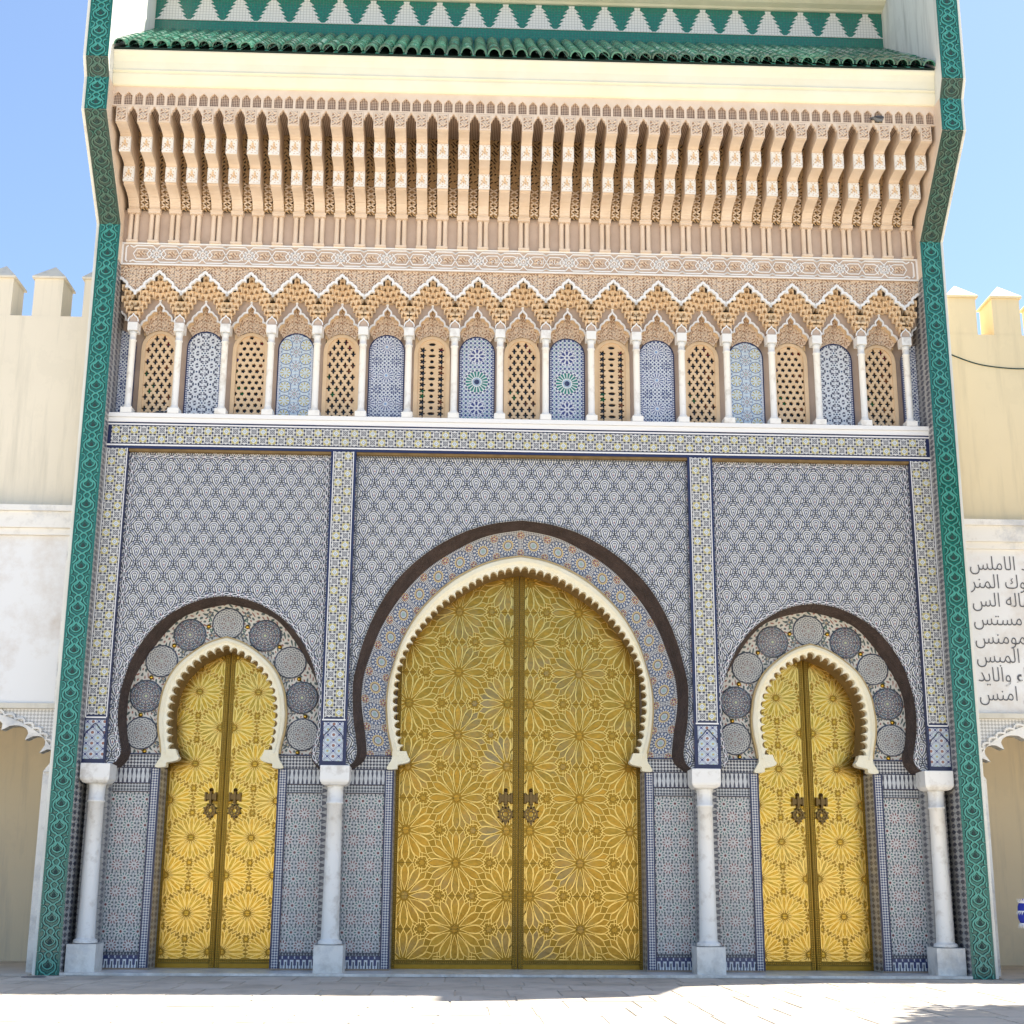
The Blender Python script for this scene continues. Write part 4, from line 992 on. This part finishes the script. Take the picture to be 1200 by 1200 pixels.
for i in range(NT+1):
    x = -W+i*PT
    if 0 < i < NT: pn.extx([(-1.43,13.13),(-1.43,13.145),(.9,14.87),(.9,14.85)], x-.03, x+.03)
pn.obj('roof_pans', M['rooft'], roof)['kind'] = 'stuff'
# ================================================================== stepped merlon mosaic
mw = MB().box(-W, W, .90, 1.5, 14.78, 15.615).obj('mosaic_band', M['tealtile'], gate)
b = MB(); s1 = .0625
pts = [(-.245,15.16),(-.245,15.20),(-.185,15.20),(-.185,15.255),(-.20,15.255),(-.20,15.30),(-.14,15.30),(-.14,15.355),(-.155,15.355),(-.155,15.40),(-.095,15.40),(-.095,15.455),(-.11,15.455),(-.11,15.495),(-.05,15.495),(-.05,15.56)]
pts = [(-.25,15.155),(-.17,15.23),(-.222,15.24),(-.135,15.31),(-.19,15.32),(-.10,15.39),(-.155,15.40),(-.065,15.47),(-.12,15.48),(-.04,15.55),(-.055,15.60),(0,15.602)]
b.prism(pts+[(-x, z) for x, z in pts[-2::-1]], .893, .905); mm = b.mesh('stepped_merlon_tile', M['whtile'])
for i in range(22): put('stepped_merlon_tile', mm, mw, ((i-10.5)*(2*W/22), 0, 0))
MB().box(-W, W, .885, .90, 15.135, 15.148).obj('mosaic_fillet', M['whtile'], mw)
prof = [(1.5,15.616),(.86,15.616),(.82,15.635),(.70,15.65),(.62,15.68),(.60,15.715),(1.5,15.715)]
MB().extx(prof, -W, W).obj('upper_cornice', M['creamp'], gate)
r2 = MB().extx([(.56,15.72),(.62,15.72),(1.5,16.6),(1.5,16.75)], -W, W).obj('upper_roof', M['grout'], gate)
b = MB(); ut = barrel(PT*.44, 1.2); s2 = radians(45)
for i in range(NT):
    x = -W+(i+.5)*PT; v = [(x+a, 0.53+cos(s2)*c-sin(s2)*d, 15.725+sin(s2)*c+cos(s2)*d) for a, c, d in ut.v]; b.add(v, ut.f)
b.obj('roof_tiles', M['rooft'], r2)['kind'] = 'stuff'
# ================================================================== wing walls
wp = [(3.2,0),(-.20,0),(-.20,10.87),(-1.50,12.06),(-1.50,12.58),(-1.65,12.83),(-1.65,17.2),(3.2,17.2)]
XI, XO = 6.132, 6.452
def motif():       # one repeat of the carved arabesque (period .30), local x,z ; returned as list of (polyline, width, matkey)
    L = []
    for s_ in (-1, 1):
        L.append(([(s_*.0,-.02),(s_*.035,.02),(s_*.085,.05),(s_*.105,.10),(s_*.090,.150),(s_*.045,.185),(s_*.028,.215),(s_*.05,.25),(s_*.035,.28),(0,.305)], .018))
        L.append(([(s_*.0,.075),(s_*.03,.085),(s_*.062,.11),(s_*.066,.145),(s_*.035,.165),(0,.215)], .014))
        L.append(([(s_*.125,-.005),(s_*.118,.03),(s_*.125,.06)], .012)); L.append(([(s_*.125,.16),(s_*.085,.20),(s_*.075,.245),(s_*.105,.275),(s_*.125,.27)], .013))
    return L
ml = [(spline(P, 3), w_) for P, w_ in motif()]
def strip_tile(b, p0, p1):      # lays relief between two (y,z) points of the front face; returns nothing
    pass
for s_ in (-1, 1):
    b = MB(); b.extx(wp, s_*XI, s_*(XO+.045)); wo = b.obj('wing_wall', M['wing'], gate, label=('left' if s_ < 0 else 'right')+' projecting wing wall edged with teal carved tiles')
    # lower reveal is tiled, bracket zone reveal is stucco
    MB().box(s_*(XI-.006), s_*(XI+.02), -.199, .50, .035, 10.28).obj('tiled_reveal', M['rcheck'], wo)
    MB().extx([(-.199,10.29),(.3,10.29),(.3,12.58),(-1.499,12.58),(-1.499,12.062),(-.199,10.872)], s_*(XI-.007), s_*(XI+.02)).obj('stucco_reveal', M['stuc'], wo)
    for z in np.arange(11.0, 12.2, .105):
        pass
    path = wp[1:7]; acc = 0
    mt_ = None; PM = .30; hm = MB()
    # base slabs per straight run + repeating carved tiles
    tme = None
    for a, c in zip(path[:-1], path[1:]):
        l = hypot(c[0]-a[0], c[1]-a[1]); n = max(1, int(round(l/PM))); sc = l/n/PM
        dy, dz_ = (c[0]-a[0])/l, (c[1]-a[1])/l; tilt = atan2(-dy, dz_)   # rotation about x
        if tme is None:
            t = MB(); t.box(-.158, .158, -.012, .002, .0015, PM-.0015, m=0)
            for sx in (-1, 1): t.box(sx*.158, sx*.140, -.020, -.012, .0015, PM-.0015, m=2); t.box(sx*.136, sx*.131, -.018, -.012, .0015, PM-.0015, m=1)
            for P, w_ in ml:
                Q = [(x, min(max(z, .001), PM-.001)) for x, z in P]; t.ribbon(Q, w_+.020, -.0145, -.012, m=3); t.ribbon(Q, w_+.003, -.026, -.0145, m=1)
            t.prism([(-.022,.10),(0,.085),(.022,.10),(.026,.125),(0,.160),(-.026,.125)], -.022, -.012, m=3)
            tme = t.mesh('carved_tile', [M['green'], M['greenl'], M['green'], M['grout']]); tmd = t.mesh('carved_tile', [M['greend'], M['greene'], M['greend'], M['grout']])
        for k in range(n):
            q = k/n
            put('carved_tile', tmd if tilt > .1 else tme, wo, (s_*(XI+XO)/2, a[0]+(c[0]-a[0])*q, a[1]+(c[1]-a[1])*q), (tilt, 0, 0), (1, 1, sc))  # overhanging runs take the shade-darkened tiles
# ================================================================== perimeter walls on either side
def side_wall(s_, mt, label):
    r = empty('perimeter_wall', label, 'wall', (0, 0, 0))
    xa, xb = s_*6.50, s_*16.0; f = lambda *q: MB().box(*q)
    f(xa, xb, .45, 1.3, 6.55, 9.62).obj('wall', mt, r)
    # inner joint lines of the render
    f(xa, xb, .22, 1.3, 6.22, 6.46).obj('ledge_band', M['marble'], r); f(xa, xb, .17, .5, 6.462, 6.548).obj('ledge_moulding', M['marble'], r); f(xa, xb, .27, .5, 6.12, 6.218).obj('ledge_moulding', M['marble'], r)
    f(s_*6.66, s_*10.6, .33, 1.3, 3.66, 6.118).obj('marble_slab', M['slab'], r) if s_ > 0 else f(s_*6.66, s_*10.6, .33, 1.3, 3.66, 6.118).obj('marble_slab', M['slab'], r)
    f(xa, s_*6.658, .30, 1.3, 3.62, 6.118).obj('slab_frame', M['marble'], r); f(s_*10.602, xb, .30, 1.3, 0, 6.118).obj('slab_frame', M['marble'], r)
    f(xa, s_*10.6, .27, 1.3, 3.585, 3.658).obj('slab_moulding', M['tan2'], r)
    # lobed arch over a deep niche
    cx, hw, z0, hgt = 8.56, 1.83, 2.70, .72; pts = []
    nl = 11
    for i in range(nl*8+1):
        a = pi*i/(nl*8); bx, bz = -hw*cos(a), hgt*sin(a)**.8; d = .13*abs(sin(nl*a))**.45 if i else 0
        pts.append((cx+bx*(1+d*.6), z0+bz+d*.9))
    out = [(6.502, 3.583), (6.502, z0-.0)]+pts+[(10.6, z0), (10.6, 3.583)]
    b = MB(); b.prism([(s_*x, z) for x, z in out], .34, .52, back=True); b.obj('lobed_arch', M['meshw'], r)
    for off, wd, yy, nm in ((.0, .15, .315, 'arch_band'),):
        P = []
        for i in range(nl*8+1):
            a = pi*i/(nl*8); P.append((s_*(cx-(hw+.16)*cos(a)), z0+(hgt+.22)*sin(a)**.8))
        Q = []
        for i in range(nl*8+1):
            a = pi*i/(nl*8); bx, bz = -hw*cos(a), hgt*sin(a)**.8; d = .13*abs(sin(nl*a))**.45 if i else 0; Q.append((s_*(cx+bx*(1+d*.6)), z0+bz+d*.9))
        b = MB(); b.loft(P, yy, Q, yy); b.loft(Q, yy, Q, .5); b.obj(nm, M['marble'], r)
        b = MB(); Pz = []
        for i in range(31*4+1):
            a = pi*i/(31*4); d = .05*abs(sin(31*a/1)) ; Pz.append((s_*(cx-(hw+.17+d)*cos(a)), z0+(hgt+.23+d)*sin(a)**.8))
        b.ribbon(Pz, .028, .30, .34); b.obj('scalloped_moulding', M['marble'], r)
    f(s_*6.502, s_*6.74, .36, 1.3, 0, z0).obj('niche_pier', M['marble'], r)
    f(s_*6.48, xb, 3.2, 3.5, 0, 6.2).obj('niche_back', M['wallN'], r)
    f(s_*6.48, xb, .525, 3.2, 3.60, 3.65).obj('niche_ceiling', M['wallN'], r)
    f(s_*10.7, s_*10.9, .52, 3.2, 0, 3.6).obj('niche_side', M['wallN'], r)
    # merlons with pyramid caps
    xs = [6.60+.745*i for i in range(13)] if s_ < 0 else [6.965+.70*i for i in range(13)]
    if s_ < 0: xs = [7.33-.765]+[7.33+.765*i for i in range(11)]
    for i, x in enumerate(xs):
        x0, x1 = s_*(x-.22), s_*(x+.22)
        if abs(x)-.22 < 6.5: x0 = s_*6.505
        o = MB().box(x0, x1, .46, 1.0, 9.62, 10.24).obj('merlon', mt, r)
        a, c = min(x0, x1)-.035, max(x0, x1)+.035; m_ = (a+c)/2
        v = [(a,.42,10.242),(c,.42,10.242),(c,1.04,10.242),(a,1.04,10.242),(a,.42,10.272),(c,.42,10.272),(c,1.04,10.272),(a,1.04,10.272),(m_,.73,10.56)]
        MB().add(v, [(0,1,5,4),(1,2,6,5),(2,3,7,6),(3,0,4,7),(4,5,8),(5,6,8),(6,7,8),(7,4,8),(3,2,1,0)]).obj('pyramid_cap', M['cap'] if s_ < 0 else mt, o)
    return r
M['slab'] = mat('white_marble_slab', lambda: mixc(ramp(noise(1.2, 7, .66, worldpos()), .47, .75), (.80,.79,.77), (.58,.50,.42)), .4)
M['tan2'] = mat('weathered_moulding', streak((.70,.66,.56), (.45,.40,.32), .6), .7)
M['meshw'] = mat('white_mesh_carving', p_check(.05, (.46,.45,.43), (.74,.73,.71)), .6)
side_wall(-1, M['wallL'], 'pale cream crenellated wall left of the gate, over a blank marble slab')
rw = side_wall(1, M['wallR'], 'yellow crenellated wall right of the gate, over a slab of Arabic lettering')
lines = ['ومن خساه وفود الاملس','فتح انار الملوك المنر','دار عاشر في ماله الس','بهرا وجمالي مستس','الحسن الثاني امير المومنس','والنصر والفتح المبس','صدق وعاء والايد','ادخلوها بسلام امنس']
for i, t in enumerate(lines):
    me = text_mesh(t, .30, M['ink'], thin=-.013)
    put('inscription', me, rw, (6.715, .326, 5.80-i*.279), (pi/2, 0, 0), (.82, 1.02, 1))
# loose wire
b = MB(); P = [(6.46, 9.40),(6.60,9.33),(6.85,9.22),(7.15,9.12),(7.5,9.07),(7.9,9.06),(8.6,9.12),(9.6,9.3)]; b.ribbon(spline(P, 6), .014, .435, .45)
o = b.obj('wire', M['grout']); o['label'] = 'thin dark wire sagging across the yellow wall'; o['category'] = 'wire'
# ================================================================== ground
def gcol(c1, c2):
    def f():
        n = X.nt.nodes.new('ShaderNodeObjectInfo'); t = mixc(X(n.outputs['Random']), c1, c2)
        return mixc(ramp(noise(1.6, 7, .7, worldpos()), .48, .72)*.7, t, (.22,.20,.17))
    return f
M['ground'] = mat('sunlit_plaza', lambda: mixc(ramp(noise(.6, 6, .6, worldpos()), .35, .7), (.52,.46,.37), (.60,.54,.44)), .85)
M['pave'] = mat('limestone_slab', gcol((.50,.44,.36), (.60,.54,.46)), .75, bump=lambda: noise(14, 5), bstr=.15)
v = [(-300,-300,-.012),(300,-300,-.012),(300,300,-.012),(-300,300,-.012)]
g = MB().add(v, [(0,1,2,3)]).obj('ground', M['ground']); g['kind'] = 'structure'
rg = random.Random(5); z = -.27; row = 0; cnt = 0
bases = {}
for row in range(9):
    dep = [.95,.62,.8,.9,.7,.85,.9,.8,.95][row]; x = -8.6-rg.uniform(0, .5); y1 = z; y0 = z-dep
    while x < 8.6 and cnt < 298:
        wd = rg.choice((.45,.6,.6,.75,.95)); h = rg.uniform(-.004, .001)
        b = MB(); g_ = .008; b.frust(-wd/2+g_, wd/2-g_, -.02, 0, -dep/2+g_, dep/2-g_, .004)
        v = [(p[0], p[2], -p[1]-.02) for p in b.v]; me = MB().add(v, b.f).mesh('paving_slab', M['pave'])
        put('paving_slab', me, g, (x+wd/2, (y0+y1)/2, h+.0)); x += wd; cnt += 1
    z = y0
for s_ in (-1, 1):
    MB().box(s_*6.55, s_*16, -.25, 3.2, -.011, .004).obj('side_pavement', M['pave'], g)
b = MB(); b.v = []
v = [(.16*cos(a), .13*sin(a), .006) for a in np.linspace(0, 2*pi, 20, endpoint=False)]
o = MB().add(v+[(p[0], p[1], -.01) for p in v], [list(range(20))]+[(i+20, (i+1) % 20+20, (i+1) % 20, i) for i in range(20)]).obj('drain_cover', mat('dark_cast_iron', (.10,.10,.11), .6), None, (-6.35,-.62,.0))
o['label'] = 'small round dark drain cover in the paving at left'; o['category'] = 'drain cover'
# ================================================================== pigeons
def pigeon(loc, rz, c_body, label):
    secs = [(-.17,.030,.006,.015),(-.12,.028,.010,.030),(-.07,.035,.030,.040),(-.02,.050,.055,.050),(.04,.058,.055,.056),(.085,.050,.045,.068),(.11,.035,.032,.095),(.125,.026,.026,.125),(.135,.022,.022,.145),(.150,.016,.016,.152),(.165,.006,.006,.148),(.180,.002,.002,.143)]
    b = MB(); n = 10; v = []
    for y, wx, hz, cz in secs:
        for k in range(n): a = 2*pi*k/n; v.append((wx*cos(a), -y, cz+.02+hz*sin(a)))
    f = [(i*n+k, i*n+(k+1) % n, (i+1)*n+(k+1) % n, (i+1)*n+k) for i in range(len(secs)-1) for k in range(n)]+[list(range(n))]
    b.add(v, f, smooth=True); o = b.obj('pigeon', c_body, None, loc, rot=(0,0,rz)); o['label'] = label; o['category'] = 'bird'; o['group'] = 'pigeons perched on the gate'
    for s_ in (-1, 1):
        wv = MB(); P = [(.06,.085),(.05,.105),(-.02,.10),(-.10,.065),(-.155,.045),(-.10,.045),(0,.055)]
        q = [(s_*(.052+.012*(1-abs(y)/.16)), -y, z) for y, z in P]+[(s_*.035, -y, z) for y, z in P]
        wv.add(q, [list(range(7))]+[(i, (i+1) % 7, (i+1) % 7+7, i+7) for i in range(7)]); wv.obj('wing', M['birdw'], o)
        lg = MB(); lg.lathe([(.004,0),(.004,.05)], s_*.018, -.01, 6); lg.box(s_*.018-.006, s_*.018+.006, -.035, .005, 0, .004); lg.obj('leg', M['tan'], o)
M['birdg'] = mat('grey_feathers', (.16,.17,.19), .7); M['birdw'] = mat('dark_wing_feathers', (.06,.06,.07), .7); M['birdk'] = mat('black_and_white_feathers', lambda: mixc(ramp(noise(12, 2), .45, .5), (.03,.03,.035), (.7,.7,.68)), .7)
for k in ('birdg','birdw'): pass
pigeon((5.27,-1.255,12.286), 2.2, M['birdg'], 'grey pigeon perched high among the brackets near the right wing')
pigeon((-5.47,.27,7.93), 1.9, M['birdk'], 'black and white pigeon sitting in the leftmost lattice window')
# ================================================================== person at the right edge
def skinned(name, pts, edges, mt, parent=None, root=0, lv=2):
    me = bpy.data.meshes.new(name); me.from_pydata([p[:3] for p in pts], edges, []); me.materials.append(mt)
    o = put(name, me, parent); m = o.modifiers.new('skin', 'SKIN'); m.use_smooth_shade = True
    for i, p in enumerate(pts):
        d = me.skin_vertices[0].data[i]; r = p[3]; d.radius = (r, p[4] if len(p) > 4 else r); d.use_root = (i == root)
    s2 = o.modifiers.new('sub', 'SUBSURF'); s2.levels = s2.render_levels = lv; return o
M['skin'] = mat('warm_skin', (.42,.24,.15), .6); M['hair'] = mat('dark_hair', (.02,.015,.012), .7); M['blue'] = mat('royal_blue_cloth', lambda: mixc(noise(9, 4), (.012,.02,.30), (.03,.05,.42)), .85); M['whc'] = mat('white_shirt_cloth', (.74,.74,.76), .9)
pr = empty('person', 'person in royal blue and white clothes standing at the right edge', 'person', (7.34, -.35, 0))
body = [(0,0,.98,.15,.12),(0,0,1.15,.13,.11),(0,0,1.34,.165,.115),(0,0,1.47,.10,.09),(0,0,1.545,.055,.055),(0,-.01,1.62,.075,.09),(0,-.01,1.72,.08,.095),
 (-.19,0,1.42,.062),(-.36,-.02,1.17,.048),(-.22,-.16,1.02,.032),(-.17,-.20,1.0,.035),
 (.19,0,1.42,.062),(.26,.02,1.15,.046),(.27,-.05,.92,.032),(.27,-.07,.84,.035),
 (-.10,0,.90,.095),(-.12,-.02,.50,.062),(-.12,.01,.12,.042),(-.12,-.14,.03,.035),(.10,0,.90,.095),(.12,-.02,.50,.062),(.12,.01,.12,.042),(.13,-.14,.03,.035)]
ed = [(0,1),(1,2),(2,3),(3,4),(4,5),(5,6),(2,7),(7,8),(8,9),(9,10),(2,11),(11,12),(12,13),(13,14),(0,15),(15,16),(16,17),(17,18),(0,19),(19,20),(20,21),(21,22)]
skinned('body', body, ed, M['skin'], pr)
skinned('hair', [(0,.01,1.74,.088,.10),(0,.04,1.66,.082,.06),(0,.05,1.58,.06,.04)], [(0,1),(1,2)], M['hair'], pr)
face = MB(); face.box(-.012,.012,-.135,-.09,1.645,1.685); face.obj('nose', M['skin'], pr)
for s_ in (-1, 1):
    e_ = MB(); e_.latheY([(.012,0),(.008,.005),(.001,.007)], s_*.032, 1.69, -.098, 8); e_.obj('eye', M['hair'], pr)
    for k in range(5):
        hx, hy, hz = ((-.17,-.20,1.0) if s_ < 0 else (.27,-.07,.84)); dx = (k-2)*.016
        L_ = (.055,.07,.075,.07,.055)[k]
        if s_ < 0: P = [(hx+.01, hy-.01, hz+dx, .010),(hx+.05, hy-.01, hz+dx*1.1, .009),(hx+.05+L_*.4, hy+.01, hz+dx*1.1, .008)]
        else: P = [(hx+.0, hy+dx, hz-.02, .010),(hx-.005, hy+dx*1.2, hz-.06, .009),(hx-.015, hy+dx*1.2, hz-.06-L_*.5, .008)]
        skinned('finger', P, [(0,1),(1,2)], M['skin'], pr, lv=1)
def tube(name, secs, mt, n=20, fold=.0):
    b = MB(); v = []
    for (x, y, z, rx, ry) in secs:
        for k in range(n): a = 2*pi*k/n; q = 1+fold*sin(a*7)*(1 if z < .9 else .3); v.append((x+rx*cos(a)*q, y+ry*sin(a)*q, z))
    f = [(i*n+k, i*n+(k+1) % n, (i+1)*n+(k+1) % n, (i+1)*n+k) for i in range(len(secs)-1) for k in range(n)]
    b.add(v, f, smooth=True); return b.obj(name, mt, pr)
tube('skirt', [(0,0,.16,.27,.24),(0,0,.5,.24,.20),(0,0,.85,.20,.165),(0,0,1.06,.165,.14)], M['blue'], 28, .05)
tube('shirt', [(0,0,1.0,.185,.155),(0,0,1.15,.165,.14),(0,0,1.30,.195,.145),(0,0,1.42,.20,.125),(0,0,1.49,.10,.09),(0,0,1.52,.065,.065)], M['whc'])
skinned('sleeve', [(-.17,0,1.42,.082),(-.30,-.01,1.26,.078),(-.40,-.02,1.12,.095),(-.36,-.08,1.00,.11),(-.34,-.10,.86,.06)], [(0,1),(1,2),(2,3),(3,4)], M['whc'], pr)
skinned('sleeve', [(.17,0,1.42,.082),(.24,.02,1.18,.075),(.27,-.03,.98,.085)], [(0,1),(1,2)], M['whc'], pr)
bg = MB(); bg.lathe([(.02,.70),(.09,.71),(.125,.80),(.12,.95),(.09,1.04),(.03,1.06)], -.46, -.06, 14); bg.obj('shawl_end', M['blue'], pr)
fg = MB()
for k in range(26):
    a = 2*pi*k/26; c_, s2_ = cos(a), sin(a)
    for z0, z1, r0 in ((1.0,1.07,.108),(.74,.66,.112),(.90,.84,.126)): fg.add([(-.46+r0*c_-.018*s2_, -.06+r0*s2_+.018*c_, z0),(-.46+r0*c_+.018*s2_, -.06+r0*s2_-.018*c_, z0),(-.46+(r0+.028)*c_, -.06+(r0+.028)*s2_, z1)], [(0,1,2)])
fg.obj('white_fringe', M['whc'], pr)['kind'] = 'stuff'
# ================================================================== unseen tree added at right, its crown shaped to shade the plaza
def tree(x, y, h, r, label):
    t = empty('added_shadow_tree', label, 'tree', (x, y, 0))
    M['added_tree_bark'] = M.get('added_tree_bark') or mat('added_tree_bark', (.10,.07,.05), .9); M['leaf'] = M.get('leaf') or mat('leaf', (.04,.09,.025), .6)  # both materials, leaf too, serve only the added shadow tree
    tk = [(0,0,0,.16),(.03,0,h*.3,.13),(-.02,.04,h*.6,.10),(.5,.3,h*.8,.05),(-.6,-.2,h*.82,.05),(.1,-.6,h*.85,.045),(0,.5,h*.9,.04),(-.1,0,h*.95,.04)]
    skinned('added_tree_trunk', tk, [(0,1),(1,2),(2,3),(2,4),(2,5),(2,6),(2,7)], M['added_tree_bark'], t, lv=1)
    rr = random.Random(11); b = MB()
    for i in range(14000):
        while True:
            p = Vector((rr.uniform(-1,1), rr.uniform(-1,1), rr.uniform(-1,1)))
            if .25 < p.length < 1: break
        k = 1+.22*sin(p.x*5+1)*sin(p.y*6)+.15*sin(p.z*7)
        p = Vector((p.x*r*k, p.y*r*.42*k, h+p.z*r*.55*k))
        if x+p.x < 6.9+(y+p.y+4.6)*.35: continue
        d = Vector((rr.uniform(-1,1), rr.uniform(-1,1), rr.uniform(-.6,.6))).normalized()*.11; e = d.cross(Vector((0,0,1))).normalized()*.045
        b.add([tuple(p-d), tuple(p+e), tuple(p+d), tuple(p-e)], [(0,1,2,3)])
    b.obj('added_tree_crown', M['leaf'], t)['kind'] = 'stuff'
tree(9.6, -4.9, 7.6, 3.3, 'unseen tree added beyond the right edge to shade the paving')
